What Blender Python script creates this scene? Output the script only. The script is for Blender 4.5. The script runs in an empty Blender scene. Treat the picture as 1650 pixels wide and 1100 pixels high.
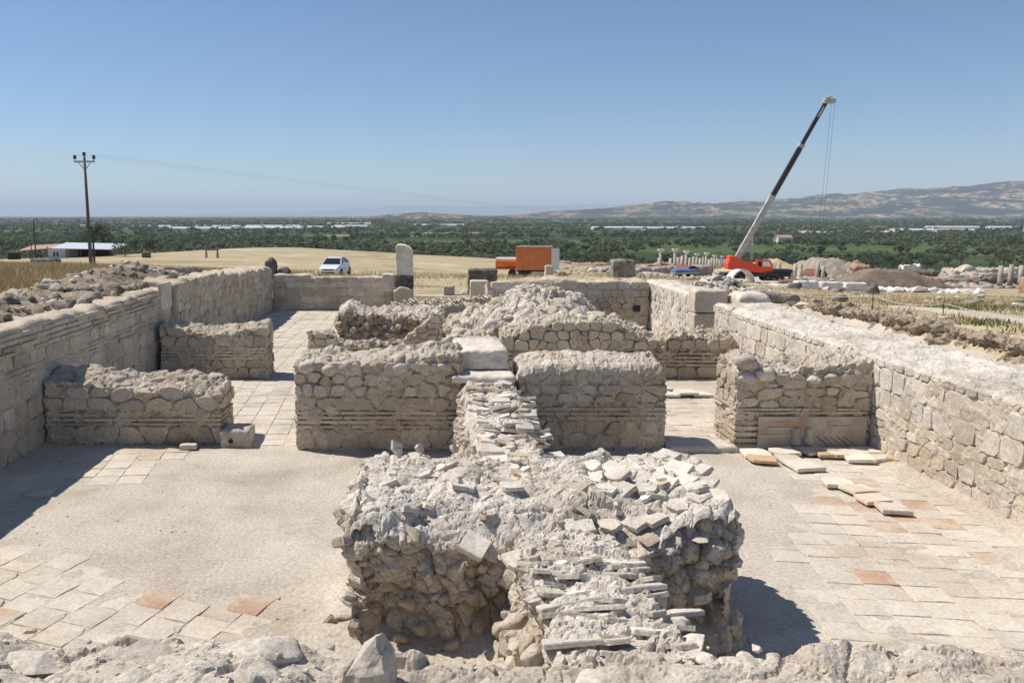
import bpy, bmesh, math, random
import numpy as np
from mathutils import Vector, Matrix
R = math.radians
rnd = random.Random(7)
sc = bpy.context.scene
COL = sc.collection

# ------------------------------------------------------------------ camera
cam_d = bpy.data.cameras.new('camera'); cam = bpy.data.objects.new('camera', cam_d); COL.objects.link(cam)
cam.location = (0, 0, 4.2); cam.rotation_euler = (R(90 - 8.5515), 0, 0)
cam_d.sensor_width = 36; cam_d.lens = 29.4545; cam_d.shift_x = 135 / 1650
cam_d.clip_start = 0.1; cam_d.clip_end = 120000
sc.camera = cam
# ------------------------------------------------------------------ sky, sun, exposure
SUN = Vector((-0.66, 0.24, 1.0)).normalized()
elev = math.asin(SUN.z); azim = math.atan2(SUN.x, SUN.y)
w = bpy.data.worlds.new('World'); sc.world = w; w.use_nodes = True
nt = w.node_tree; nt.nodes.clear()
sky = nt.nodes.new('ShaderNodeTexSky'); sky.sky_type = 'NISHITA'; sky.sun_disc = False
sky.sun_elevation = elev; sky.sun_rotation = azim; sky.altitude = 1200
sky.air_density = 1.0; sky.dust_density = .15; sky.ozone_density = 5.5
bg = nt.nodes.new('ShaderNodeBackground'); bg.inputs[1].default_value = 0.092
wo = nt.nodes.new('ShaderNodeOutputWorld')
nt.links.new(sky.outputs[0], bg.inputs[0]); nt.links.new(bg.outputs[0], wo.inputs[0])
sd = bpy.data.lights.new('sun', 'SUN'); sd.energy = 4.7; sd.angle = R(0.53); sd.color = (1, .93, .84)
so = bpy.data.objects.new('sun', sd); COL.objects.link(so)
so.rotation_euler = SUN.to_track_quat('Z', 'Y').to_euler()
vs = sc.view_settings; vs.view_transform = 'Standard'; vs.look = 'None'; vs.exposure = 0.2; vs.gamma = 1; vs.use_curve_mapping = False
sc.cycles.max_bounces = 6; sc.cycles.diffuse_bounces = 4; sc.cycles.volume_bounces = 1

# ------------------------------------------------------------------ noise (numpy)
def _h(i, j, k, s):
    n = (i.astype(np.int64) * 73856093) ^ (j.astype(np.int64) * 19349663) ^ (k.astype(np.int64) * 83492791) ^ (s * 2654435761)
    n = (n & 0xffffffff); n = ((n ^ (n >> 15)) * 2246822519) & 0xffffffff; n = ((n ^ (n >> 13)) * 3266489917) & 0xffffffff
    return ((n ^ (n >> 16)) & 0xffffff) / float(0xffffff)
def vnoise(x, y, z, s=0):
    x, y, z = np.broadcast_arrays(np.asarray(x, float), np.asarray(y, float), np.asarray(z, float))
    i, j, k = np.floor(x), np.floor(y), np.floor(z)
    a, b, c = x - i, y - j, z - k
    a, b, c = a * a * (3 - 2 * a), b * b * (3 - 2 * b), c * c * (3 - 2 * c)
    r = 0
    for di in (0, 1):
        for dj in (0, 1):
            for dk in (0, 1):
                wgt = (a if di else 1 - a) * (b if dj else 1 - b) * (c if dk else 1 - c)
                r = r + wgt * _h(i + di, j + dj, k + dk, s)
    return r * 2 - 1
def fbm(x, y, z=0, o=4, s=0, g=.5):
    r = 0; a = 1; f = 1; t = 0
    for q in range(o):
        r = r + a * vnoise(np.asarray(x) * f, np.asarray(y) * f, np.asarray(z) * f, s + q); t += a; a *= g; f *= 2.03
    return r / t
def worley(x, y, z, s=0):
    x, y, z = np.broadcast_arrays(np.asarray(x, float), np.asarray(y, float), np.asarray(z, float))
    i, j, k = np.floor(x), np.floor(y), np.floor(z); best = np.full(x.shape, 9.)
    for a in (-1, 0, 1):
        for b in (-1, 0, 1):
            for c in (-1, 0, 1):
                p, q, r = i + a, j + b, k + c
                d = (p + _h(p, q, r, s) - x) ** 2 + (q + _h(p, q, r, s + 11) - y) ** 2 + (r + _h(p, q, r, s + 23) - z) ** 2
                best = np.minimum(best, d)
    return np.sqrt(best)
def blocky(x, y, z, s=0):
    """angular rubble: every cell its own height and tilt, cracks between"""
    x, y, z = np.broadcast_arrays(np.asarray(x, float), np.asarray(y, float), np.asarray(z, float))
    i, j, k = np.floor(x - .5), np.floor(y - .5), np.floor(z - .5); b1 = np.full(x.shape, 9.); b2 = b1.copy(); val = np.zeros(x.shape)
    for a in (0, 1):
        for b in (0, 1):
            for c in (0, 1):
                p, q, r = i + a, j + b, k + c; h1, h2, h3 = _h(p, q, r, s), _h(p, q, r, s + 11), _h(p, q, r, s + 23)
                dx, dy, dz = x - p - h1, y - q - h2, z - r - h3; d = dx * dx + dy * dy + dz * dz
                v = (_h(p, q, r, s + 31) - .5) * 1.1 + dx * (h2 - .5) * 1.6 + dy * (h3 - .5) * 1.6 + dz * (h1 - .5) * 1.6
                n = d < b1; b2 = np.where(n, b1, np.minimum(b2, d)); val = np.where(n, v, val); b1 = np.where(n, d, b1)
    return val - .55 * np.exp(-(np.sqrt(b2) - np.sqrt(b1)) / .09)
def sstep(a, b, x):
    t = np.clip((np.asarray(x, float) - a) / (b - a), 0, 1); return t * t * (3 - 2 * t)

# ------------------------------------------------------------------ materials
MAT = {}
def newmat(name):
    m = bpy.data.materials.new(name); m.use_nodes = True; MAT[name] = m
    return m, m.node_tree, m.node_tree.nodes['Principled BSDF']
def N(nt, t, **kw):
    n = nt.nodes.new(t)
    for k, v in kw.items(): setattr(n, k, v)
    return n
def noise_n(nt, vec, scale, detail=4, rough=.55):
    n = N(nt, 'ShaderNodeTexNoise'); n.inputs['Scale'].default_value = scale; n.inputs['Detail'].default_value = detail
    n.inputs['Roughness'].default_value = rough; nt.links.new(vec, n.inputs['Vector']); return n
def ramp(nt, fac, stops):
    r = N(nt, 'ShaderNodeValToRGB'); e = r.color_ramp.elements
    while len(e) < len(stops): e.new(.5)
    for q, (p, c) in zip(e, stops): q.position = p; q.color = (c[0], c[1], c[2], 1)
    nt.links.new(fac, r.inputs[0]); return r
def mixc(nt, fac, a, b, mode='MIX'):
    m = N(nt, 'ShaderNodeMix', data_type='RGBA', blend_type=mode)
    for idx, v in ((0, fac), (6, a), (7, b)):
        if hasattr(v, 'is_linked') or hasattr(v, 'links'): nt.links.new(v, m.inputs[idx])
        elif isinstance(v, (int, float)): m.inputs[idx].default_value = v
        else: m.inputs[idx].default_value = (v[0], v[1], v[2], 1)
    return m.outputs[2]
def rocky(name, c1, c2, c3=None, scale=2.2, fine=26, bump=.55, bdist=.02, objvar=.3, rough=.95, stain=None, spots=.35):
    """stone, mortar, earth: two tones by noise, a third in patches, per-object brightness, gritty relief"""
    m, t, b = newmat(name)
    geo = N(t, 'ShaderNodeNewGeometry'); pos = geo.outputs['Position']
    n1 = noise_n(t, pos, scale, 6, .6); c = ramp(t, n1.outputs[0], [(.35, c1), (.65, c2)]).outputs[0]
    if c3:
        n2 = noise_n(t, pos, scale * .45, 5, .65); f = ramp(t, n2.outputs[0], [(.5, (0, 0, 0)), (.68, (1, 1, 1))]).outputs[0]
        c = mixc(t, f, c, c3)
    nf = noise_n(t, pos, fine, 5, .7)
    g = ramp(t, nf.outputs[0], [(.3, (1 - spots,) * 3), (.62, (1.08,) * 3)]).outputs[0]
    c = mixc(t, 1.0, c, g, 'MULTIPLY')
    nl = noise_n(t, pos, .55, 4, .6); c = mixc(t, 1.0, c, ramp(t, nl.outputs[0], [(.34, (.84, .81, .77)), (.5, (1, 1, 1)), (.66, (1.06, 1.06, 1.05))]).outputs[0], 'MULTIPLY')
    if objvar:
        oi = N(t, 'ShaderNodeObjectInfo'); r = ramp(t, oi.outputs['Random'], [(0, (1 - objvar, 1 - objvar * 1.08, 1 - objvar * 1.2)), (.5, (1, 1, 1)), (1, (1 + objvar * .5, 1 + objvar * .42, 1 + objvar * .3))]).outputs[0]
        c = mixc(t, 1.0, c, r, 'MULTIPLY')
    if stain:
        oi = N(t, 'ShaderNodeObjectInfo'); ns = noise_n(t, pos, 3.1, 5, .6)
        ad = N(t, 'ShaderNodeMath', operation='ADD'); t.links.new(oi.outputs['Random'], ad.inputs[0]); t.links.new(ns.outputs[0], ad.inputs[1])
        f = ramp(t, ad.outputs[0], [(stain[0], (0, 0, 0)), (stain[0] + .14, (1, 1, 1))]).outputs[0]
        c = mixc(t, f, c, stain[1])
    t.links.new(c, b.inputs['Base Color']); b.inputs['Roughness'].default_value = rough
    b.inputs['Specular IOR Level'].default_value = .15
    nb = noise_n(t, pos, fine * .55, 8, .68); bp = N(t, 'ShaderNodeBump'); bp.inputs['Strength'].default_value = bump; bp.inputs['Distance'].default_value = bdist
    t.links.new(nb.outputs[0], bp.inputs['Height']); t.links.new(bp.outputs[0], b.inputs['Normal'])
    return m
def paint(name, c, rough=.45, metal=0, var=.12, scale=3, coat=0):
    m, t, b = newmat(name)
    geo = N(t, 'ShaderNodeNewGeometry'); n1 = noise_n(t, geo.outputs['Position'], scale, 5, .6)
    cc = ramp(t, n1.outputs[0], [(.3, [q * (1 - var) for q in c]), (.7, [min(1, q * (1 + var)) for q in c])]).outputs[0]
    t.links.new(cc, b.inputs['Base Color']); b.inputs['Roughness'].default_value = rough; b.inputs['Metallic'].default_value = metal
    b.inputs['Coat Weight'].default_value = coat
    return m
rocky('cap', (.52, .445, .35), (.65, .575, .475), (.48, .40, .305), 2.6, 30, 1.0, .03, 0, spots=.36)
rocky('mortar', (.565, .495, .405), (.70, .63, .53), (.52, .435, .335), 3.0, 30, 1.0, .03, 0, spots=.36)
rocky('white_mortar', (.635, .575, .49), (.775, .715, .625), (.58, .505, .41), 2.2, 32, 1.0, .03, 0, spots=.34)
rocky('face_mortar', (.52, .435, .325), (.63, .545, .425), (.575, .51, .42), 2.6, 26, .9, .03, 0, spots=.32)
rocky('stone_tan', (.515, .44, .335), (.635, .56, .445), (.56, .505, .42), 2.4, 22, .8, .025, .22)
rocky('stone_pale', (.57, .515, .44), (.70, .645, .565), (.52, .455, .37), 2.4, 24, .8, .025, .22)
rocky('stone_grey', (.25, .225, .19), (.40, .365, .31), (.17, .15, .125), 2.6, 18, .9, .03, .3)
rocky('stone_dark', (.11, .10, .085), (.21, .19, .16), (.28, .26, .22), 3.2, 16, .9, .04, .2)
rocky('brick', (.46, .375, .28), (.57, .48, .37), (.47, .36, .26), 3.6, 26, .5, .012, .24)
rocky('brick_pale', (.64, .59, .52), (.78, .735, .655), (.59, .505, .41), 3.0, 26, .5, .012, .2)
rocky('marble', (.56, .505, .43), (.67, .615, .535), (.50, .435, .35), 1.6, 18, .3, .01, .12, rough=.8, spots=.16)
rocky('floor_tile', (.55, .49, .405), (.63, .575, .49), (.57, .495, .395), 2.4, 22, .35, .01, .09, stain=(1.32, (.54, .39, .275)), spots=.24)
rocky('red_tile', (.50, .34, .235), (.56, .45, .35), (.57, .50, .41), 2.2, 22, .35, .01, .1, spots=.24)
rocky('loose_tile', (.60, .545, .47), (.72, .675, .60), (.60, .44, .27), 1.4, 22, .35, .01, .14, spots=.2)
rocky('ochre_tile', (.50, .36, .21), (.58, .45, .30), None, 3.0, 22, .35, .01, .12, spots=.2)
rocky('dirt', (.50, .44, .36), (.60, .54, .455), (.555, .505, .43), .8, 22, .8, .03, 0, spots=.36)
rocky('earth', (.34, .275, .20), (.46, .385, .295), (.28, .22, .155), 1.6, 14, .9, .04, 0, spots=.5)
rocky('brown_earth', (.20, .155, .115), (.29, .235, .18), None, .8, 6, .8, .08, 0, spots=.4)
rocky('track', (.52, .46, .37), (.60, .54, .45), (.50, .42, .28), .6, 10, .5, .03, 0, spots=.25)
rocky('bark', (.14, .10, .07), (.22, .17, .12), None, 2, 14, .8, .03, .2)
rocky('fresco', (.46, .40, .33), (.55, .49, .42), (.40, .20, .14), 2.2, 24, .3, .01, 0, spots=.2)
rocky('far_stone', (.42, .375, .32), (.56, .51, .45), (.33, .27, .21), 1.2, 8, .6, .05, .3, spots=.35)
rocky('far_marble', (.62, .60, .56), (.74, .72, .69), None, 1.2, 8, .4, .03, .18, spots=.2)
rocky('red_brick', (.36, .22, .15), (.46, .31, .22), (.52, .45, .37), 1.2, 9, .6, .04, .2)
paint('white_paint', (.80, .80, .80), .3, 0, .02, 3, .5); paint('silver_paint', (.50, .52, .55), .3, .5, .05, 3, .5)
paint('orange_paint', (.66, .20, .055), .5, 0, .14, 2); paint('red_paint', (.78, .075, .02), .4, 0, .08, 2)
paint('glass', (.02, .025, .03), .08, 0, 0); paint('rubber', (.02, .02, .02), .8, 0, .2); paint('black_metal', (.025, .026, .028), .45, .0, .2)
paint('grey_metal', (.42, .42, .42), .45, .3, .1); paint('light_metal', (.46, .45, .42), .55, .1, .3, 1.5); paint('sheet_metal', (.62, .66, .70), .45, .3, .06)
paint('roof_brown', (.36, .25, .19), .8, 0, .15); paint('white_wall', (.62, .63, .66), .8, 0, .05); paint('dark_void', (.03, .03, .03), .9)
paint('wood', (.26, .14, .08), .8, 0, .3, 6); paint('old_wood', (.11, .095, .08), .9, 0, .3, 6); paint('blue_tarp', (.10, .19, .42), .5, 0, .15); paint('rust', (.20, .07, .045), .8, 0, .3)
paint('porcelain', (.05, .035, .03), .3); paint('plastic', (.66, .68, .68), .45, 0, .04, .02); paint('rope', (.55, .52, .45), .9); paint('lamp_glass', (.75, .78, .8), .12)

def grassmat(name, a, b2, c):
    m, t, b = newmat(name)
    geo = N(t, 'ShaderNodeNewGeometry'); n1 = noise_n(t, geo.outputs['Position'], .35, 5, .6)
    c1 = ramp(t, n1.outputs[0], [(.3, a), (.55, b2), (.75, c)]).outputs[0]
    n2 = noise_n(t, geo.outputs['Position'], 9, 3); c2 = ramp(t, n2.outputs[0], [(.3, (.7,) * 3), (.7, (1.15,) * 3)]).outputs[0]
    t.links.new(mixc(t, 1.0, c1, c2, 'MULTIPLY'), b.inputs['Base Color']); b.inputs['Roughness'].default_value = .9; b.inputs['Specular IOR Level'].default_value = .1
grassmat('dry_grass', (.42, .325, .18), (.54, .435, .26), (.60, .51, .34)); grassmat('weed', (.10, .13, .04), (.16, .19, .07), (.26, .25, .11))
def leafmat(name, a, b2):
    m, t, b = newmat(name)
    oi = N(t, 'ShaderNodeObjectInfo'); geo = N(t, 'ShaderNodeNewGeometry')
    n1 = noise_n(t, geo.outputs['Position'], .022, 3, .7); n2 = noise_n(t, geo.outputs['Position'], .35, 4, .7)
    ad = N(t, 'ShaderNodeMath', operation='MULTIPLY_ADD'); t.links.new(n2.outputs[0], ad.inputs[0]); ad.inputs[1].default_value = .55
    t.links.new(n1.outputs[0], ad.inputs[2])
    ad2 = N(t, 'ShaderNodeMath', operation='MULTIPLY_ADD'); t.links.new(oi.outputs['Random'], ad2.inputs[0]); ad2.inputs[1].default_value = .25; t.links.new(ad.outputs[0], ad2.inputs[2])
    t.links.new(ramp(t, ad2.outputs[0], [(.62, a), (1.05, b2)]).outputs[0], b.inputs['Base Color']); b.inputs['Roughness'].default_value = .7; b.inputs['Specular IOR Level'].default_value = .2
    tr_ = N(t, 'ShaderNodeBsdfTranslucent'); mx = N(t, 'ShaderNodeMixShader'); mx.inputs[0].default_value = .35; t.links.new(b.inputs['Base Color'].links[0].from_socket, tr_.inputs[0]); ou_ = t.nodes['Material Output']; t.links.new(b.outputs[0], mx.inputs[1]); t.links.new(tr_.outputs[0], mx.inputs[2]); t.links.new(mx.outputs[0], ou_.inputs['Surface'])
leafmat('leaves', (.062, .086, .042), (.12, .148, .072)); leafmat('dark_leaves', (.03, .05, .024), (.06, .09, .04))

# ------------------------------------------------------------------ building blocks
def tag(o, label=None, cat=None, group=None, kind=None):
    for k, v in (('label', label), ('category', cat), ('group', group), ('kind', kind)):
        if v: o[k] = v
    if cat and not kind: o['kind'] = 'thing'
    return o
def mesh(name, verts, faces, mat, smooth=False):
    me = bpy.data.meshes.new(name)
    me.from_pydata(verts.tolist() if isinstance(verts, np.ndarray) else verts, [], faces.tolist() if isinstance(faces, np.ndarray) else faces)
    for q in (mat if isinstance(mat, (list, tuple)) else [mat]): me.materials.append(MAT[q])
    if smooth: me.polygons.foreach_set('use_smooth', [True] * len(me.polygons))
    me.update(); return me
def obj(name, me, parent=None, loc=(0, 0, 0), rot=None, scale=None):
    o = bpy.data.objects.new(name, me); COL.objects.link(o); o.location = loc
    if rot is not None: o.rotation_euler = rot
    if scale is not None: o.scale = scale if hasattr(scale, '__len__') else (scale,) * 3
    if parent: o.parent = parent
    return o
def empty(name, loc=(0, 0, 0), rz=0, **kw):
    o = bpy.data.objects.new(name, None); COL.objects.link(o); o.location = loc; o.rotation_euler = (0, 0, rz); o.empty_display_size = .2
    return tag(o, **kw)
def copy_tree(o, parent=None):
    c = o.copy(); COL.objects.link(c); c.parent = parent
    for ch in o.children: copy_tree(ch, c)
    return c
class MB:
    """collects boxes, tubes, lofts; build() links them as one mesh"""
    def __init__(s): s.v = []; s.f = []
    def add(s, vs, fs):
        b = len(s.v); s.v += [tuple(q) for q in vs]; s.f += [tuple(i + b for i in f) for f in fs]; return s
    def box(s, x0, x1, y0, y1, z0, z1, bev=0):
        if bev:
            bm = bmesh.new(); bmesh.ops.create_cube(bm, size=1)
            for q in bm.verts: q.co = Vector(((x0 + x1) / 2 + q.co.x * (x1 - x0), (y0 + y1) / 2 + q.co.y * (y1 - y0), (z0 + z1) / 2 + q.co.z * (z1 - z0)))
            bmesh.ops.bevel(bm, geom=bm.edges[:], offset=bev, segments=1, affect='EDGES', profile=.5)
            bm.verts.index_update(); s.add([q.co for q in bm.verts], [[q.index for q in f.verts] for f in bm.faces]); bm.free(); return s
        return s.add([(x, y, z) for z in (z0, z1) for y in (y0, y1) for x in (x0, x1)], [(0, 2, 3, 1), (4, 5, 7, 6), (0, 1, 5, 4), (2, 6, 7, 3), (0, 4, 6, 2), (1, 3, 7, 5)])
    def tube(s, a, b, r0, r1=None, n=8, cap=True):
        a, b = Vector(a), Vector(b); r1 = r0 if r1 is None else r1
        q = (b - a).to_track_quat('Z', 'Y'); vs = []
        for p, r in ((a, r0), (b, r1)):
            for k in range(n): vs.append(p + q @ Vector((r * math.cos(2 * math.pi * k / n), r * math.sin(2 * math.pi * k / n), 0)))
        fs = [(k, (k + 1) % n, n + (k + 1) % n, n + k) for k in range(n)]
        if cap: fs += [tuple(range(n - 1, -1, -1)), tuple(range(n, 2 * n))]
        return s.add(vs, fs)
    def loft(s, secs, cap=True):
        n = len(secs[0]); vs = [p for q in secs for p in q]; fs = []
        for k in range(len(secs) - 1):
            for i in range(n): fs.append((k * n + i, k * n + (i + 1) % n, (k + 1) * n + (i + 1) % n, (k + 1) * n + i))
        if cap: fs += [tuple(range(n - 1, -1, -1)), tuple((len(secs) - 1) * n + i for i in range(n))]
        return s.add(vs, fs)
    def lathe(s, prof, n=14, c=(0, 0, 0)):
        return s.loft([[(c[0] + r * math.cos(2 * math.pi * k / n), c[1] + r * math.sin(2 * math.pi * k / n), c[2] + z) for k in range(n)] for r, z in prof])
    def build(s, name, mat, parent=None, smooth=False, loc=(0, 0, 0), rot=None):
        return obj(name, mesh(name, s.v, s.f, mat, smooth), parent, loc, rot)

def heap(x0, x1, y0, y1, topf, res, seed=0, atop=.03, aside=.04, edge=.1, prof=None, zb=-.08, cob=0, cobs=5., fs=6., grit=.012, topk=.55):
    """a block of masonry or rubble: uneven top sheet with rough sides down to zb"""
    nx = max(3, int((x1 - x0) / res) + 1); ny = max(3, int((y1 - y0) / res) + 1)
    X, Y = np.meshgrid(np.linspace(x0, x1, nx), np.linspace(y0, y1, ny))
    d = np.minimum(np.minimum(X - x0, x1 - X), np.minimum(Y - y0, y1 - Y))
    T = topf(X, Y) + np.zeros_like(X)
    Z = T - edge * np.clip(1 - d / max(edge, 1e-3), 0, 1) ** 2 + atop * 2 * fbm(X * fs * .5, Y * fs * .5, seed, 5, seed)
    def rub(x, y, z):
        wx, wy = .25 * vnoise(x * 4, y * 4, z * 4, seed), .25 * vnoise(x * 4, y * 4, z * 4, seed + 1)
        r = 0
        if cob: r = cob * .8 * blocky(x * cobs + wx, y * cobs + wy, z * cobs, seed)
        if cob or grit > .013: r = r + (cob * .32 + grit * .6) * blocky(x * cobs * 2.6 + wx, y * cobs * 2.6 + wy, z * cobs * 2.6, seed + 5)
        g = fbm(x * 11, y * 11, z * 11, 3, seed + 9, .7)
        return r + grit * 1.5 * g - grit * 5 * np.clip(fbm(x * 6.5, y * 6.5, z * 6.5, 2, seed + 15) - .22, 0, .4)
    if cob or grit: Z = Z + rub(X, Y, T) * (1 - topk * sstep(.02, .2, d))
    top = np.stack([X, Y, Z], -1).reshape(-1, 3)
    loop = [j for j in range(nx)] + [i * nx + nx - 1 for i in range(1, ny)] + [(ny - 1) * nx + j for j in range(nx - 2, -1, -1)] + [i * nx for i in range(ny - 2, 0, -1)]
    M = len(loop); B = top[loop]
    nrm = np.zeros((M, 2)); eps = 1e-6
    nrm[:, 0] = np.where(B[:, 0] < x0 + eps, -1, np.where(B[:, 0] > x1 - eps, 1, 0)); nrm[:, 1] = np.where(B[:, 1] < y0 + eps, -1, np.where(B[:, 1] > y1 - eps, 1, 0))
    nrm /= np.linalg.norm(nrm, axis=1)[:, None]
    H = float(T.max() - zb); nz = max(2, int(H / res)); rows = []
    for k in range(nz + 1):
        t = k / nz; z = B[:, 2] * (1 - t) + zb * t
        off = aside * 2 * fbm(B[:, 0] * fs * .5, B[:, 1] * fs * .5, z * fs * .5, 5, seed + 3)
        if cob or grit: off = off + rub(B[:, 0], B[:, 1], z)
        if prof: off = off + np.interp(t, prof[0], prof[1])
        rows.append(np.stack([B[:, 0] + nrm[:, 0] * off, B[:, 1] + nrm[:, 1] * off, z], -1))
    top[loop] = rows[0]
    V = np.concatenate([top] + rows[1:])
    idx = np.arange(nx * ny).reshape(ny, nx)
    F = [np.stack([idx[:-1, :-1], idx[:-1, 1:], idx[1:, 1:], idx[1:, :-1]], -1).reshape(-1, 4)]
    prev = np.array(loop)
    for k in range(nz):
        cur = nx * ny + k * M + np.arange(M)
        F.append(np.stack([prev, cur, np.roll(cur, -1), np.roll(prev, -1)], -1)); prev = cur
    return V, np.concatenate(F)

# ---- pools of loose pieces (shared meshes)
POOL = {}
def pool(kind, mat, k):
    key = (kind, mat, k)
    if key in POOL: return POOL[key]
    r = random.Random(hash((kind, k)) % 9973 if False else sum(map(ord, kind)) * 31 + k)
    bm = bmesh.new()
    if kind == 'cobble':
        bmesh.ops.create_icosphere(bm, subdivisions=3, radius=.5)
        P = np.array([v.co for v in bm.verts]); n = fbm(P[:, 0] * 2.6 + k * 9, P[:, 1] * 2.6, P[:, 2] * 2.6, 4, k)
        for v, q in zip(bm.verts, n): v.co *= 1 + .32 * q
        for _ in range(10):
            nn = Vector((r.gauss(0, 1), r.gauss(0, 1), r.gauss(0, 1))).normalized(); dd = .31 + .11 * r.random()
            for v in bm.verts:
                e = v.co.dot(nn) - dd
                if e > 0: v.co -= nn * e * .95
        smooth = True
    elif kind == 'rock':
        for _ in range(15):
            v = Vector((r.gauss(0, 1), r.gauss(0, 1), r.gauss(0, 1))).normalized() * (.42 + .13 * r.random()); bm.verts.new(v)
        g = bmesh.ops.convex_hull(bm, input=bm.verts[:]); bmesh.ops.delete(bm, geom=[e for e in g['geom_interior'] if isinstance(e, bmesh.types.BMVert)], context='VERTS')
        bmesh.ops.bevel(bm, geom=bm.edges[:], offset=.03, segments=1, affect='EDGES', clamp_overlap=True); smooth = False
    else:  # 'slab' (broken tile) or 'tile' (whole square tile), unit size, unit thickness
        n = 4 if kind == 'tile' else 5 + k % 3
        pts = [(-.5, -.5), (.5, -.5), (.5, .5), (-.5, .5)] if kind == 'tile' else [(.5 * (.72 + .4 * r.random()) * math.cos(2 * math.pi * (i + .5 * r.random()) / n), .5 * (.72 + .4 * r.random()) * math.sin(2 * math.pi * (i + .5 * r.random()) / n)) for i in range(n)]
        q = []
        for i in range(n):
            a, b = pts[i], pts[(i + 1) % n]; q.append(a)
            for s in (.33, .7): q.append((a[0] + (b[0] - a[0]) * s + r.uniform(-.02, .02), a[1] + (b[1] - a[1]) * s + r.uniform(-.02, .02)))
        if kind == 'tile' and k % 3 == 1: q[0] = (-.40, -.42)
        if kind == 'tile' and k % 3 == 2: q[6] = (.38, .43)
        lo = [bm.verts.new((x, y, -.5)) for x, y in q]; mid = [bm.verts.new((x, y, .25)) for x, y in q]; hi = [bm.verts.new((x * .97, y * .97, .5 + r.uniform(-.08, .08))) for x, y in q]
        m = len(q)
        for i in range(m):
            j = (i + 1) % m; bm.faces.new((lo[i], lo[j], mid[j], mid[i])); bm.faces.new((mid[i], mid[j], hi[j], hi[i]))
        bm.faces.new(hi); bm.faces.new(lo[::-1]); smooth = False
    me = bpy.data.meshes.new(kind); bm.to_mesh(me); bm.free(); me.materials.append(MAT[mat])
    if smooth: me.polygons.foreach_set('use_smooth', [True] * len(me.polygons))
    POOL[key] = me; return me
def piece(kind, mat, loc, size, parent=None, rot=None, name=None, nvar=7):
    if rot is None: rot = (rnd.uniform(-.5, .5), rnd.uniform(-.5, .5), rnd.uniform(0, 6.28))
    s = size if hasattr(size, '__len__') else (size * rnd.uniform(.85, 1.3), size * rnd.uniform(.8, 1.1), size * rnd.uniform(.6, .85))
    return obj(name or {'cobble': 'stone', 'rock': 'stone', 'slab': 'tile_fragment', 'tile': 'tile'}[kind], pool(kind, mat, rnd.randrange(nvar)), parent, loc, rot, s)

# ---- masonry faces
def clip_half(poly, px, py, nx, ny):
    out = []; n = len(poly)
    for i in range(n):
        a, b = poly[i], poly[(i + 1) % n]; da = (a[0] - px) * nx + (a[1] - py) * ny; db = (b[0] - px) * nx + (b[1] - py) * ny
        if da <= 0: out.append(a)
        if (da < 0 < db) or (db < 0 < da):
            t = da / (da - db); out.append((a[0] + (b[0] - a[0]) * t, a[1] + (b[1] - a[1]) * t))
    return out
def voronoi_cells(L, z0, z1, sx, sz, jit=.42):
    rows = max(1, round((z1 - z0) / sz)); pts = []
    for r in range(rows):
        z = z0 + (r + .5) * (z1 - z0) / rows; x = -rnd.random() * sx
        while x < L + sx:
            ww = sx * rnd.uniform(.55, 1.5); pts.append((x + ww / 2, z + rnd.uniform(-jit, jit) * sz * .5)); x += ww
    k = sx / sz; cells = []
    for i, p in enumerate(pts):
        if not -sx * .3 < p[0] < L + sx * .3: continue
        poly = [(0, z0), (L, z0), (L, z1), (0, z1)]
        for j, q in enumerate(pts):
            if i == j or abs(q[0] - p[0]) > 3.2 * sx or abs(q[1] - p[1]) > 3.2 * sz: continue
            # distance in a space squeezed along the course
            ex, ez = (q[0] - p[0]) / k / k, (q[1] - p[1])
            poly = clip_half(poly, (p[0] + q[0]) / 2, (p[1] + q[1]) / 2, ex, ez)
            if len(poly) < 3: break
        if len(poly) >= 3: cells.append(poly)
    return cells
def poly_stone(poly, joint, front, rounding, rough):
    """outline in face coordinates -> verts (u, n, z) about its centre, faces"""
    n = len(poly); cx = sum(p[0] for p in poly) / n; cz = sum(p[1] for p in poly) / n
    A = sum(poly[i][0] * poly[(i + 1) % n][1] - poly[(i + 1) % n][0] * poly[i][1] for i in range(n)) / 2
    size = math.sqrt(abs(A))
    if size < .07: return None
    if A < 0: poly = poly[::-1]
    q = []
    for i in range(n):
        a, b = poly[i], poly[(i + 1) % n]
        l = math.hypot(b[0] - a[0], b[1] - a[1])
        if l < .02: continue
        cut = min(.3, rounding)
        for s in ((cut, 1 - cut) if l < size * .9 else (cut * .7, .5, 1 - cut * .7)): q.append((a[0] + (b[0] - a[0]) * s, a[1] + (b[1] - a[1]) * s))
    n = len(q)
    if n < 4: return None
    s0 = max(.5, 1 - 2 * joint / size); rings = []
    for dn, sc_ in ((-.05, s0), (front * .6, s0 * .995), (front, s0 * .92)):
        rings.append([((p[0] - cx) * sc_ + rnd.uniform(-1, 1) * rough, dn + rnd.uniform(-.5, .5) * rough * (dn > 0), (p[1] - cz) * sc_ + rnd.uniform(-1, 1) * rough) for p in q])
    vs = [v for r in rings for v in r] + [(0, front * 1.0 + rnd.uniform(-.3, .3) * rough, 0)]
    fs = []
    for k in range(2):
        for i in range(n): fs.append((k * n + i, k * n + (i + 1) % n, (k + 1) * n + (i + 1) % n, (k + 1) * n + i))
    fs += [(2 * n + i, 2 * n + (i + 1) % n, 3 * n) for i in range(n)]
    return (cx, cz), vs, fs
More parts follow.
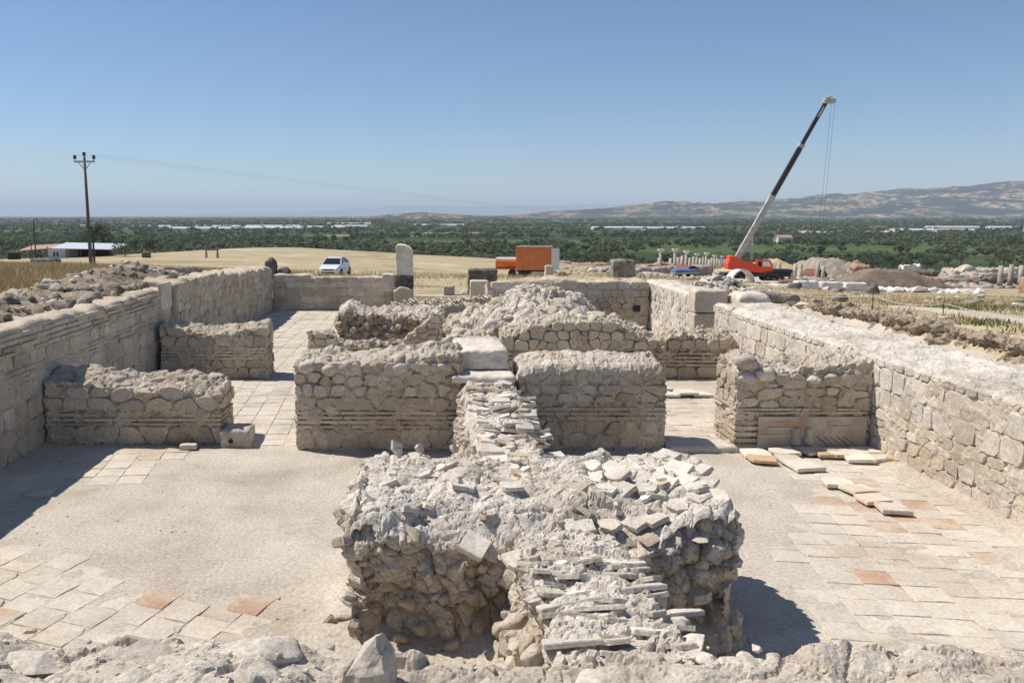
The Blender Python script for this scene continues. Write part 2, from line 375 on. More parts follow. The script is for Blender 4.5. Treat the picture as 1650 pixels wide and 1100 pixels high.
def face(parent, O, U, Nn, L, courses, top=None, skip=None):
    """lay stones on a wall face. O origin (x,y) of u=0, U direction, Nn outward normal, courses: (z0, z1, kind, options)"""
    for z0, z1, kind, op in courses:
        mat = op.get('mat', 'stone_tan'); cells = []
        if kind == 'rubble': cells = voronoi_cells(L, z0, z1, op.get('sx', .42) * .8, op.get('sz', .26) * .84, .6)
        elif kind == 'ashlar':
            z = z0
            while z < z1 - .05:
                h = min(op.get('h', .3) * rnd.uniform(.8, 1.25), z1 - z); h = z1 - z if z1 - z - h < .08 else h; x = -rnd.random() * .3
                while x < L:
                    ww = op.get('w', .5) * rnd.uniform(.5, 1.5); a, b = max(0, x), min(L, x + ww)
                    if b - a > .08:
                        j = lambda: rnd.uniform(-.016, .016); cells.append([(a + j(), z + j()), (b + j(), z + j()), (b + j(), z + h + j()), (a + j(), z + h + j())])
                    x += ww
                z += h
        elif kind == 'brick':
            p = op.get('pitch', .085); z = z0 + .01
            while z + p * .8 < z1:
                x = -rnd.random() * .4
                while x < L:
                    ww = op.get('w', .42) * rnd.uniform(.6, 1.5); a, b = max(0, x), min(L, x + ww)
                    if b - a > .06 and rnd.random() > op.get('miss', .06): cells.append((a + .008, b - .008, z, z + p * op.get('fill', .6)))
                    x += ww
                z += p
        for c in cells:
            if kind == 'brick':
                a, b, q0, q1 = c; cu, cz = (a + b) / 2, (q0 + q1) / 2; f = op.get('front', .012) * rnd.uniform(.3, 1.5)
                e = lambda: rnd.uniform(-.006, .006); hw, hh = (b - a) / 2, (q1 - q0) / 2
                vs = [(-hw, -.05, -hh), (hw, -.05, -hh), (hw, -.05, hh), (-hw, -.05, hh), (-hw + e(), f + e(), -hh + e()), (hw + e(), f + e(), -hh + e()), (hw + e(), f + e(), hh + e()), (-hw + e(), f + e(), hh + e())]
                fs = [(4, 5, 6, 7), (0, 1, 5, 4), (1, 2, 6, 5), (2, 3, 7, 6), (3, 0, 4, 7)]; sm = False; nm = 'brick'
            else:
                r = poly_stone(c, op.get('joint', .012), op.get('front', .03) * .5 * rnd.uniform(.1, 1.7), op.get('round', .22), op.get('rough', .011))
                if not r: continue
                (cu, cz), vs, fs = r; sm = False; nm = 'stone'
            if top and cz > top(cu) - op.get('margin', .08): continue
            if skip and skip(cu, cz): continue
            V = [(U[0] * v[0] + Nn[0] * v[1], U[1] * v[0] + Nn[1] * v[1], v[2]) for v in vs]
            if U[0] * Nn[1] - U[1] * Nn[0] > 0: fs = [f[::-1] for f in fs]
            mt = mat if not isinstance(mat, (list, tuple)) else rnd.choice(mat)
            obj(nm, mesh(nm, V, fs, mt, sm), parent, (O[0] + U[0] * cu, O[1] + U[1] * cu, cz))
def topstones(parent, x0, x1, y0, y1, topf, n, size, mats=('stone_tan', 'stone_pale'), sink=.3, kind='cobble'):
    for _ in range(n):
        x, y = rnd.uniform(x0, x1), rnd.uniform(y0, y1); s = size * rnd.uniform(.6, 1.35)
        z = float(topf(np.array([[x]]), np.array([[y]])).flat[0]) if callable(topf) else topf
        piece(kind, rnd.choice(mats), (x, y, z - s * sink + s * .2), s, parent)

# ================================================================== terrain
CP = np.array([(-10, 5, 2.4), (-10, 20, 2.35), (-10, 30, 2.05), (-9, 38, 1.5), (-25, 20, 2.3), (-27, 60, .5), (-30, 74, -.2), (-48, 110, -1.4), (-60, 60, .6), (-60, 20, 2.0),
 (-26, 100, -.84), (-25, 128, -.75), (-23, 150, -1.5), (-14, 150, -2.3), (-5, 150, -2.9), (-44, 152, -3.4), (-80, 130, -3.2), (0, 40, .4), (-7.5, 66, -.44), (8, 75, -1.3), (10, 48, .72), (2, 46, .3),
 (11.8, 145, -3.2), (26, 139, -4.0), (12, 20, 1.85), (12, 8, 1.9), (12.5, 28, 1.35), (20, 30, 1.0), (24, 45, 0), (12, 37, .85), (9, 40, .6), (30, 60, -1.2), (45, 121, -5.0), (62, 90, -3.9), (55, 100, -4.2),
 (50, 150, -6.3), (60, 150, -6.8), (80, 100, -4.6), (30, 20, 1.3), (40, 40, 0), (60, 60, -1.8), (100, 150, -7), (120, 60, -3), (0, 0, 1.45), (0, -15, 1.4), (25, 0, 1.7), (-25, 0, 2.3), (60, 0, .5), (-60, -10, 1.5),
 (-150, 60, -1.5), (-130, 200, -7), (0, 220, -7), (70, 220, -9.5), (160, 230, -11), (190, 90, -5), (-20, 190, -4.5), (-150, -60, 0), (150, -60, 0)], float)
def _tp(d2): return np.where(d2 > 1e-9, .5 * d2 * np.log(d2 + 1e-9), 0)
_n = len(CP); _K = _tp(((CP[:, None, :2] - CP[None, :, :2]) ** 2).sum(-1)) + np.eye(_n) * 2.0
_Pm = np.c_[np.ones(_n), CP[:, :2]]; _A = np.block([[_K, _Pm], [_Pm.T, np.zeros((3, 3))]])
_W = np.linalg.solve(_A, np.r_[CP[:, 2], 0, 0, 0])
def tz(x, y):
    x, y = np.broadcast_arrays(np.asarray(x, float), np.asarray(y, float)); s = x.shape; xf, yf = x.ravel(), y.ravel()
    cx, cy = np.clip(xf, -190, 220), np.clip(yf, -80, 260)
    d2 = (cx[:, None] - CP[None, :, 0]) ** 2 + (cy[:, None] - CP[None, :, 1]) ** 2
    z = _tp(d2) @ _W[:_n] + _W[_n] + _W[_n + 1] * cx + _W[_n + 2] * cy
    z = z + .06 * fbm(xf * .35, yf * .35, 0, 3, 5) + .25 * fbm(xf * .05, yf * .05, 0, 2, 6) * sstep(40, 90, np.hypot(xf, yf))
    far = np.maximum(np.abs(xf) / 230, (yf - 0) / 270); far = np.maximum(far, -yf / 150)
    m = sstep(.72, 1.35, far); z = z * (1 - m) - 22 * m
    return z.reshape(s)
def tz1(x, y): return float(tz(np.array([x]), np.array([y]))[0])
def graded(a, b, step, lo, hi, g=1.22):
    c = list(np.arange(a, b + step * .5, step)); s = step; q = c[-1]
    while q < hi: s *= g; q += s; c.append(min(q, hi))
    s = step; q = c[0]; pre = []
    while q > lo: s *= g; q -= s; pre.append(max(q, lo))
    return pre[::-1] + c
BX0, BX1, BY0, BY1 = -8.2, 9.45, 2.2, 37.85
xs = sorted(set(np.round(graded(-14, 18, .5, -42000, 42000) + [BX0, BX0 + .05, BX1 - .05, BX1], 3))); ys = sorted(set(np.round(graded(1.6, 80, .8, -3000, 43000, 1.09) + [BY0, BY0 + .05, BY1 - .05, BY1], 3)))
X, Y = np.meshgrid(xs, ys); Z = tz(X, Y)
ins = (X > BX0 + .01) & (X < BX1 - .01) & (Y > BY0 + .01) & (Y < BY1 - .01); Z = np.where(ins, -.7, Z)
trench = (X >= BX1 - .01) & (X < 10.9) & (Y > 6) & (Y < 24.5); Z = np.where(trench, np.minimum(Z, 1.2), Z)
nx, ny = len(xs), len(ys); idx = np.arange(nx * ny).reshape(ny, nx)
F = np.stack([idx[:-1, :-1], idx[:-1, 1:], idx[1:, 1:], idx[1:, :-1]], -1).reshape(-1, 4)
m, t, b = newmat('ground')
geo = N(t, 'ShaderNodeNewGeometry'); pos = geo.outputs['Position']; sep = N(t, 'ShaderNodeSeparateXYZ'); t.links.new(pos, sep.inputs[0])
n1 = noise_n(t, pos, .09, 6, .62); n2 = noise_n(t, pos, 1.1, 6, .7); n3 = noise_n(t, pos, 7, 4, .7)
dry = ramp(t, n1.outputs[0], [(.36, (.35, .28, .17)), (.47, (.49, .41, .26)), (.55, (.45, .365, .225)), (.66, (.57, .505, .36))]).outputs[0]
dry = mixc(t, ramp(t, n2.outputs[0], [(.56, (0, 0, 0)), (.72, (1, 1, 1))]).outputs[0], dry, (.52, .44, .32))
dry = mixc(t, 1.0, dry, ramp(t, n3.outputs[0], [(.3, (.72,) * 3), (.65, (1.08,) * 3)]).outputs[0], 'MULTIPLY')
ms = N(t, 'ShaderNodeMapping'); ms.inputs['Scale'].default_value = (.07, .55, 0); ms.inputs['Rotation'].default_value = (0, 0, .08); t.links.new(pos, ms.inputs[0]); n5 = noise_n(t, ms.outputs[0], 1, 6, .7)
dry = mixc(t, 1.0, dry, ramp(t, n5.outputs[0], [(.34, (.68, .66, .62)), (.5, (1, 1, 1)), (.68, (1.1, 1.1, 1.12))]).outputs[0], 'MULTIPLY')
mp = N(t, 'ShaderNodeMapping'); mp.inputs['Scale'].default_value = (1 / 210, 1 / 130, 0); mp.inputs['Rotation'].default_value = (0, 0, .25); t.links.new(pos, mp.inputs[0])
vo = N(t, 'ShaderNodeTexVoronoi'); vo.inputs['Scale'].default_value = 1; vo.inputs['Randomness'].default_value = .8; t.links.new(mp.outputs[0], vo.inputs['Vector'])
sc3 = N(t, 'ShaderNodeSeparateColor'); t.links.new(vo.outputs['Color'], sc3.inputs[0])
fld = ramp(t, sc3.outputs[0], [(0, (.045, .065, .028)), (.3, (.06, .088, .032)), (.55, (.085, .122, .042)), (.78, (.05, .075, .03)), (.93, (.11, .125, .055)), (.97, (.27, .23, .14))])
fld.color_ramp.interpolation = 'CONSTANT'
n4 = noise_n(t, pos, .03, 5, .7); fl = mixc(t, 1.0, fld.outputs[0], ramp(t, n4.outputs[0], [(.3, (.7,) * 3), (.7, (1.2,) * 3)]).outputs[0], 'MULTIPLY')
mr = N(t, 'ShaderNodeMapRange'); mr.inputs['From Min'].default_value = -10; mr.inputs['From Max'].default_value = -15; t.links.new(sep.outputs['Z'], mr.inputs['Value'])
t.links.new(mixc(t, mr.outputs[0], dry, fl), b.inputs['Base Color']); b.inputs['Roughness'].default_value = .95; b.inputs['Specular IOR Level'].default_value = .1
bp = N(t, 'ShaderNodeBump'); bp.inputs['Strength'].default_value = .5; bp.inputs['Distance'].default_value = .08; t.links.new(n3.outputs[0], bp.inputs['Height']); t.links.new(bp.outputs[0], b.inputs['Normal'])
gr = tag(obj('ground', mesh('ground', np.stack([X, Y, Z], -1).reshape(-1, 3), F, 'ground', True)), kind='structure')

# far ridge and distant mountains
def ridge(name, pts, depth, y0, amp, seed, mat, nx=420, ny=90, zb=-24):
    px = [p[0] for p in pts]; pz = [p[1] for p in pts]
    X, V = np.meshgrid(np.linspace(px[0], px[-1], nx), np.linspace(0, 1, ny)); Yy = y0 + V * depth
    crest = np.interp(X, px, pz) + 24; pr_ = np.where(V < .62, sstep(0, .62, V) ** .85, 1 - .5 * sstep(.62, 1, V))
    k = amp / 300.
    er = np.abs(fbm(X / 420 + .3 * Yy / 900, Yy / 1300, 0, 5, seed)); Zz = zb + crest * pr_ * (1 - .9 * er * (1 - V) * sstep(0, .15, V)) + amp * .16 * fbm(X / 230, Yy / 300, 0, 5, seed + 2, .6) * pr_ * np.clip(crest / 150, 0, 1) * (1 - .75 * sstep(.45, .62, V))
    idx = np.arange(nx * ny).reshape(ny, nx); F = np.stack([idx[:-1, :-1], idx[:-1, 1:], idx[1:, 1:], idx[1:, :-1]], -1).reshape(-1, 4)
    return tag(obj(name, mesh(name, np.stack([X, Yy, Zz], -1).reshape(-1, 3), F, mat, True)), kind='structure')
m, t, b = newmat('hillside'); geo = N(t, 'ShaderNodeNewGeometry'); pos = geo.outputs['Position']
mp = N(t, 'ShaderNodeMapping'); mp.inputs['Scale'].default_value = (1 / 520, 1 / 620, 1 / 95); t.links.new(pos, mp.inputs[0])
n1 = noise_n(t, mp.outputs[0], 1.5, 8, .62); n2 = noise_n(t, pos, .018, 5, .75)
hc = ramp(t, n1.outputs[0], [(.44, (.024, .034, .022)), (.485, (.05, .052, .033)), (.51, (.30, .215, .13)), (.64, (.46, .35, .225))]).outputs[0]
hc = mixc(t, ramp(t, n2.outputs[0], [(.47, (1,) * 3), (.53, (0,) * 3)]).outputs[0], hc, (.03, .042, .028))
t.links.new(hc, b.inputs['Base Color']); b.inputs['Roughness'].default_value = 1; b.inputs['Specular IOR Level'].default_value = 0
ridge('hills', [(350, -24), (700, 5), (1230, 45), (1700, 74), (2220, 146), (2690, 116), (3270, 172), (3736, 206), (4375, 246), (4604, 290), (5072, 275), (5590, 344), (6600, 390), (8200, 330), (10500, 60)], 3400, 5900, 300, 3, 'hillside')
ridge('low_hill', [(-700, -24), (-350, 5), (-40, 26), (180, 12), (420, 4), (800, -24)], 900, 5000, 60, 8, 'hillside', 90, 24)
ridge('mountains', [(-12000, -24), (-4800, 180), (-1000, 430), (1200, 380), (3900, 410), (6700, 480), (10200, 400), (12800, 300), (17000, 120), (23000, -20)], 4000, 32000, 300, 5, 'hillside', 160, 30)

# ================================================================== excavated building
def flat(v): return lambda X, Y: X * 0 + v
def rebase(o, c=None):
    """put the thing's origin at its base"""
    vs = np.empty(len(o.data.vertices) * 3); o.data.vertices.foreach_get('co', vs); vs = vs.reshape(-1, 3); c = Vector(c or ((vs[:, 0].min() + vs[:, 0].max()) / 2, (vs[:, 1].min() + vs[:, 1].max()) / 2, 0))
    o.data.transform(Matrix.Translation(-c)); o.location = Vector(o.location) + c
    for ch in o.children: ch.location = Vector(ch.location) - c
    return o
THINGS = []
def wall(name, label, x0, x1, y0, y1, topf, mat='face_mortar', cat='wall', group=None, res=.055, side=None, low=None, smooth=True, **kw):
    V, F = heap(x0, x1, y0, y1, topf, res, **kw)
    me = mesh(name, V, F, [mat, side or mat, (low or (mat,))[0]], smooth)
    if side:
        nt_ = (max(3, int((x1 - x0) / res) + 1) - 1) * (max(3, int((y1 - y0) / res) + 1) - 1); mi = np.zeros(len(F), np.int32); mi[nt_:] = 1
        cz = V[F].mean(1)
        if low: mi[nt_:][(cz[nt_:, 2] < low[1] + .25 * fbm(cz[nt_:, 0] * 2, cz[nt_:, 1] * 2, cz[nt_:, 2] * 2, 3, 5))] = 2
        me.polygons.foreach_set('material_index', mi)
    o = obj(name, me); tag(o, label, cat, group, 'thing'); THINGS.append(o); return o

# floor
X, Y = np.meshgrid(np.arange(-7.6, 8.61, .07), np.arange(3.6, 38.4, .1))
def lump_d(X, Y): return np.hypot(np.maximum(np.maximum(-1.0 - X, X - 3.4), 0), np.maximum(np.maximum(7.9 - Y, Y - 9.8), 0))
Z = -.003 + .028 * fbm(X * .55, Y * .55, 0, 4, 40) + .012 * fbm(X * 5, Y * 5, 0, 3, 41) + .16 * np.exp(-lump_d(X, Y) / .28) * (X < 2.2) + .05 * np.exp(-np.abs(X + 7.1) / .2) + .1 * np.exp(-np.abs(X - 8) / .22)
Z = Z + .07 * np.exp(-np.abs(X - .95) / .35) * (Y < 8)
nx, ny = X.shape[1], X.shape[0]; idx = np.arange(nx * ny).reshape(ny, nx)
F = np.stack([idx[:-1, :-1], idx[:-1, 1:], idx[1:, 1:], idx[1:, :-1]], -1).reshape(-1, 4)
floor = tag(obj('floor', mesh('floor', np.stack([X, Y, Z], -1).reshape(-1, 3), F, 'dirt', True)), kind='structure')
def inpoly(x, y, P):
    c = False
    for i in range(len(P)):
        (a, b), (d, e) = P[i], P[i - 1]
        if (b > y) != (e > y) and x < (d - a) * (y - b) / (e - b) + a: c = not c
    return c
def tiles(parent, poly, ang, sx, sy, mat='floor_tile', red=.05, z=.006, miss=.02):
    c, s = math.cos(ang), math.sin(ang); xs = [p[0] for p in poly]; ys = [p[1] for p in poly]; cx, cy = sum(xs) / len(xs), sum(ys) / len(ys); n = int(max(max(xs) - min(xs), max(ys) - min(ys)) / min(sx, sy)) + 3
    for i in range(-n, n):
        sh = rnd.choice((0, .5, .5)) * sy + rnd.uniform(-.02, .02)
        for j in range(-n, n):
            u, v = i * sx, j * sy + sh; x, y = cx + u * c - v * s, cy + u * s + v * c
            if not inpoly(x, y, poly) or rnd.random() < miss: continue
            obj('tile', pool('tile', 'red_tile' if rnd.random() < red else mat, rnd.randrange(7)), parent, (x, y, z - .022 + rnd.uniform(-.006, .005)), (rnd.uniform(-.004, .004), rnd.uniform(-.004, .004), ang + rnd.uniform(-.01, .01)), (sx - rnd.uniform(.001, .007), sy - rnd.uniform(.001, .007), .05))
tiles(floor, [(4.3, 10.5), (5.2, 11.1), (6.0, 12.6), (6.3, 14.2), (8.1, 14.3), (8.1, 6.2), (3.6, 6.2), (2.5, 7.2), (3.9, 8.2)], R(-7), .41, .39, red=.085)
tiles(floor, [(-6.6, 10.0), (-4.6, 10.1), (-3.9, 9.5), (-3.35, 8.8), (-2.5, 8.75), (-1.7, 8.4), (-1.6, 7.9), (-6.6, 7.6)], R(-20), .43, .42, red=0)
tiles(floor, [(-5.6, 14.85), (-4.5, 14.8), (-4.4, 12.8), (-5.4, 12.6), (-7.0, 11.2), (-7.1, 14.9)], R(6), .42, .44, red=0)
tiles(floor, [(-.2, 7.6), (.75, 7.3), (.75, 6.2), (-.6, 6.2)], R(-3), .45, .5)
for x, y in ((-3.0, 8.75), (-1.95, 8.6), (-4.55, 8.3)): obj('tile', pool('tile', 'red_tile', 1), floor, (x, y, -.009), (0, 0, R(-20)), (.42, .41, .05))
cor = tag(obj('corridor_floor', mesh('corridor_floor', [(-7, 15, .0), (-2, 15, .0), (-2, 26, .0), (-7, 26, .0)], [(0, 1, 2, 3)], 'dirt')), kind='structure')
tiles(cor, [(-3.9, 14.9), (-2.3, 14.9), (-2.3, 21), (-6.6, 21), (-6.6, 16), (-3.9, 16)], R(3), .42, .40, red=.01, z=.012)
hall = tag(obj('hall_floor', mesh('hall_floor', [(-7, 21.5, .004), (-2.8, 21.5, .004), (-2.8, 37.6, .004), (-7, 37.6, .004)], [(0, 1, 2, 3)], 'dirt')), kind='structure')
tiles(hall, [(-6.9, 22), (-3.0, 22), (-3.0, 37.2), (-6.9, 37.2)], R(0), .52, .5, red=.01, z=.014)
rc = tag(obj('passage_floor', mesh('passage_floor', [(4.2, 14.9, .0), (8, 14.9, .0), (8, 21.3, .0), (4.2, 21.3, .0)], [(0, 1, 2, 3)], 'dirt')), kind='structure')
tiles(rc, [(4.4, 14.9), (5.6, 14.9), (5.8, 16), (7.9, 16), (7.9, 19.4), (4.4, 19.4)], R(4), .44, .42, red=.02, z=.012)
o = wall('threshold', 'low stone doorsill between the two front right walls', 4.3, 5.55, 14.5, 14.95, flat(.13), 'stone_pale', 'doorsill', res=.06, atop=.012, aside=.012, edge=.03)
for k in range(9): piece('tile', 'loose_tile', (4.75 + .42 * (k % 5) + rnd.uniform(-.05, .05), 19.2 + .5 * (k // 5) + rnd.uniform(-.05, .05), .07 + .045 * (k % 2)), (.46, .44, .05), None, (rnd.uniform(-.05, .05), rnd.uniform(-.05, .05), rnd.uniform(-.15, .15)), 'loose_tile')
for o in [o for o in COL.objects if o.name.startswith('loose_tile')]: tag(o, 'pale square tile laid out in the far end of the right passage', 'tile', 'tiles laid out in the right passage')
LT = [(5.75, 14.25, 'loose_tile', .45, 'pale loose tile beside the ochre tile at the right doorway corner'), (5.72, 13.9, 'ochre_tile', .44, 'ochre loose tile nearest the right doorway'), (6.3, 14.35, 'loose_tile', .42, 'cream loose tile below the frescoed wall, behind the lone tile'), (6.22, 13.95, 'floor_tile', .4, 'sandy loose tile between the ochre tile and the frescoed wall'),
      (6.28, 13.55, 'loose_tile', .5, 'white loose tile lying alone in front of the frescoed wall'), (6.85, 14.5, 'floor_tile', .48, 'sandy tile leaning flat against the foot of the frescoed wall'), (7.02, 14.22, 'ochre_tile', .4, 'tan broken tile in the row below the frescoed wall'), (7.3, 14.3, 'loose_tile', .55, 'large white tile in the middle of the row below the frescoed wall'),
      (7.42, 13.98, 'loose_tile', .46, 'white tile at the front of the row near the right wall'), (7.75, 14.4, 'loose_tile', .45, 'pale tile in the corner of frescoed wall and right wall'), (7.82, 14.05, 'floor_tile', .42, 'cream tile second from the right wall'), (8.0, 13.9, 'ochre_tile', .36, 'ochre rounded tile fragment touching the right wall'),
      (6.4, 12.62, 'loose_tile', .41, 'white tile at the far end of the loose row on the right floor'), (6.55, 12.28, 'loose_tile', .41, 'cracked white tile second in the loose row on the right floor'), (6.55, 11.86, 'loose_tile', .39, 'pale tile third in the loose row on the right floor'), (6.63, 11.46, 'loose_tile', .40, 'pinkish pale tile nearest in the loose row on the right floor')]
for x, y, mt, s, lb in LT:
    zz = .075 if mt != 'floor_tile' else .06
    tag(piece('tile' if s > .38 else 'slab', mt, (x, y, zz), (s, s * rnd.uniform(.85, 1), .055), None, (rnd.uniform(-.03, .05), rnd.uniform(-.04, .04), rnd.uniform(-.25, .25)), 'loose_tile'), lb, 'tile', 'loose tiles on the right floor')

# ---- outer walls
PALE = ('stone_pale', 'stone_tan', 'stone_tan')
lt = lambda X, Y: 2.27 + .05 * fbm(X * .8, Y * .8, 0, 2, 3)
o = wall('outer_wall', 'long left wall of stone and brick courses, near stretch', -8.7, -7.1, 6.5, 23.0, lt, 'face_mortar', res=.07, seed=1, atop=.05, aside=.025, edge=.06)
face(o, (-7.1, 9.5), (0, 1), (1, 0), 13.5, [(.02, .6, 'rubble', dict(sx=.5, sz=.29, mat=PALE)), (.6, 1.32, 'ashlar', dict(h=.36, w=.5, mat=PALE, front=.025)), (1.32, 1.6, 'brick', dict(pitch=.09)), (1.6, 1.82, 'ashlar', dict(h=.22, w=.34, mat=PALE)), (1.82, 2.22, 'brick', dict(pitch=.1, w=.5, front=.035, miss=.12))])
sl = MB().box(-7.12, -7.03, 22.0, 22.9, 1.72, 2.42, .02).build('slab', 'marble', o)
lf = lambda X, Y: np.interp(Y, [23, 25, 29, 37.4], [2.42, 2.38, 2.2, 1.9]) + .06 * fbm(X, Y * .9, 0, 3, 9)
o2 = wall('outer_wall', 'long left wall of rough stone, far stretch up to the corner', -8.4, -6.95, 23.02, 37.35, lf, 'face_mortar', res=.08, seed=2, atop=.05, aside=.04, edge=.08)
face(o2, (-6.95, 23.1), (0, 1), (1, 0), 14.1, [(.02, 2.35, 'rubble', dict(sx=.56, sz=.33, mat='stone_tan', front=.03))], top=lambda u: np.interp(u, [0, 2, 6, 14.3], [2.42, 2.38, 2.2, 1.9]))
bt = lambda X, Y: 1.5 + .05 * fbm(X * 1.2, Y, 0, 2, 12) + .1 * (X < -5.2)
o = wall('back_wall', 'far wall of squared blocks behind the tiled hall', -6.93, -1.55, 37.27, 38.1, bt, 'face_mortar', res=.09, seed=4, atop=.03, aside=.015, edge=.05)
face(o, (-6.9, 37.27), (1, 0), (0, -1), 5.3, [(.02, 1.48, 'ashlar', dict(h=.31, w=.56, mat=PALE, front=.05))])
o = wall('pier', 'square masonry pier at the end of the far wall, under the upright stone', -1.5, -.66, 36.15, 37.2, lambda X, Y: 1.05 + .2 * fbm(X * 2, Y * 2, 0, 2, 5), 'stone_tan', 'pier', res=.07, seed=6, atop=.03, aside=.02, edge=.06)
face(o, (-1.5, 36.15), (1, 0), (0, -1), .84, [(.02, 1.0, 'ashlar', dict(h=.45, w=.7, front=.02))])
V, F = heap(-1.4, -.68, 36.4, 37.1, lambda X, Y: 2.95 - .10 * np.abs((X + 1.16) / .36) ** 2 - .05 * (X + 1.04), .05, 8, .02, .012, .06, zb=1.62, cob=.03, cobs=3); us = obj('upright_stone', mesh('upright_stone', V, F, 'marble', True))
tag(us, 'tall upright pale stone with rounded head on the far pier', 'stone'); THINGS.append(us)
V, F = heap(-1.42, -.66, 36.38, 37.12, flat(1.64), .05, 18, .03, .05, .05, zb=.95, cob=.06, cobs=6); obj('rough_base', mesh('rough_base', V, F, 'stone_dark', True), us)
wall('stone_block', 'squared pale block beside the upright stone on the far wall', -2.0, -1.46, 36.6, 37.2, flat(1.68), 'stone_pale', 'block', res=.07, atop=.008, aside=.008, edge=.03, zb=.9)
wall('stone_sill', 'long low pale sill in the gap of the far wall', -.62, 2.5, 38.3, 39.0, flat(.56), 'stone_pale', 'sill', res=.1, atop=.01, aside=.01, edge=.03)
wall('stone_block', 'small pale block with a cap slab in the far gap', .72, 1.22, 38.5, 39, flat(1.0), 'stone_pale', 'block', res=.07, atop=.01, aside=.01, edge=.03)
wall('stone_block', 'squat rounded stone right of the small block in the far gap', 1.45, 1.9, 38.5, 38.95, flat(.82), 'stone_tan', 'block', res=.06, atop=.03, aside=.03, edge=.2)
wall('stone_block', 'squared tan block in front of the dark stone at the far gap', 1.86, 2.66, 36.8, 37.5, flat(1.36), 'stone_tan', 'block', res=.07, atop=.01, aside=.01, edge=.03)
wall('dark_block', 'dark pitted stone block behind the tan block at the far gap', 1.95, 3.35, 40.6, 41.4, flat(1.62), 'stone_dark', 'block', res=.07, atop=.02, aside=.03, edge=.06, zb=.3)
wall('stone_post', 'short thin stone post right of the tan block', 2.83, 2.98, 34.6, 34.8, flat(1.18), 'stone_grey', 'post', res=.05, atop=.01, aside=.01, edge=.03)
brt = lambda X, Y: np.interp(X, [2.1, 3, 4.5, 6, 7.5, 8], [1.7, 1.85, 1.95, 1.86, 1.9, 1.84]) + .06 * fbm(X * 1.5, Y, 0, 3, 15)
o = wall('back_wall', 'far right wall of coursed stone with a small square hole', 2.1, 7.95, 30.0, 30.9, brt, 'face_mortar', res=.07, seed=7, atop=.06, aside=.025, edge=.09, cob=.05, cobs=4)
face(o, (2.1, 30), (1, 0), (0, -1), 5.8, [(.3, .7, 'brick', dict(pitch=.12, w=.5)), (.7, 1.3, 'rubble', dict(sx=.46, sz=.27)), (1.3, 1.85, 'ashlar', dict(h=.24, w=.5, mat=PALE))], top=lambda u: 1.9, skip=lambda u, z: 5.2 < u < 5.8 and .7 < z < 1.12)
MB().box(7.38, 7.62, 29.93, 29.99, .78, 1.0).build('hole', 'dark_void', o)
rt2 = lambda X, Y: 1.86 + .1 * fbm(X * 1.5, Y * 1.2, 0, 3, 17)
o = wall('side_wall', 'sunlit rough plastered wall running back from the big corner block', 8.0, 9.1, 25.35, 30.9, rt2, 'white_mortar', res=.06, seed=9, atop=.05, aside=.05, edge=.1)
face(o, (8.0, 25.4), (0, 1), (-1, 0), 5.3, [(.2, 1.8, 'rubble', dict(sx=.4, sz=.25, mat='stone_pale', front=.02, joint=.03))])
o = wall('corner_block', 'big squared block standing at the corner of the sunlit side wall', 7.9, 8.86, 24.7, 25.33, flat(2.02), 'stone_tan', 'block', res=.06, atop=.015, aside=.015, edge=.05, zb=1.36)
o = wall('corner_pier', 'lower squared block carrying the big corner block', 7.9, 8.84, 24.68, 25.33, flat(1.34), 'stone_tan', 'block', res=.06, atop=.01, aside=.012, edge=.03)
o = wall('corner_block', 'pale rounded block right of the big corner block', 8.95, 9.85, 24.0, 25.0, flat(1.98), 'stone_pale', 'block', res=.06, atop=.02, aside=.02, edge=.16)
o = wall('rubble_block', 'broken brown masonry lump behind the pale rounded block', 9.9, 11.2, 25.0, 26.0, lambda X, Y: 1.98 - .12 * (X - 9.9), 'earth', 'masonry lump', res=.06, seed=21, atop=.03, aside=.05, edge=.1, cob=.05, cobs=5, zb=.8)
rt = lambda X, Y: 1.72 + .05 * fbm(X * .9, Y * .9, 0, 3, 19) + .05 * sstep(20, 22, Y)
o = wall('outer_wall', 'long right wall with broad white mortar top', 8.0, 9.75, 5.5, 23.3, rt, 'white_mortar', res=.045, side='mortar', smooth=False, seed=10, atop=.035, aside=.03, edge=.08, cob=.035, cobs=1.6, grit=.014, topk=.4)
face(o, (8.0, 9.5), (0, 1), (-1, 0), 13.5, [(.04, .5, 'rubble', dict(sx=.42, sz=.24, mat=PALE, front=.035, rough=.014)), (.5, .82, 'rubble', dict(sx=.5, sz=.16, mat=PALE, front=.035, rough=.012)), (.82, 1.18, 'ashlar', dict(h=.3, w=.42, mat='stone_pale', front=.035)), (1.18, 1.56, 'ashlar', dict(h=.38, w=.52, mat='stone_pale', front=.035)), (1.56, 1.68, 'rubble', dict(sx=.3, sz=.12, mat='stone_pale'))])
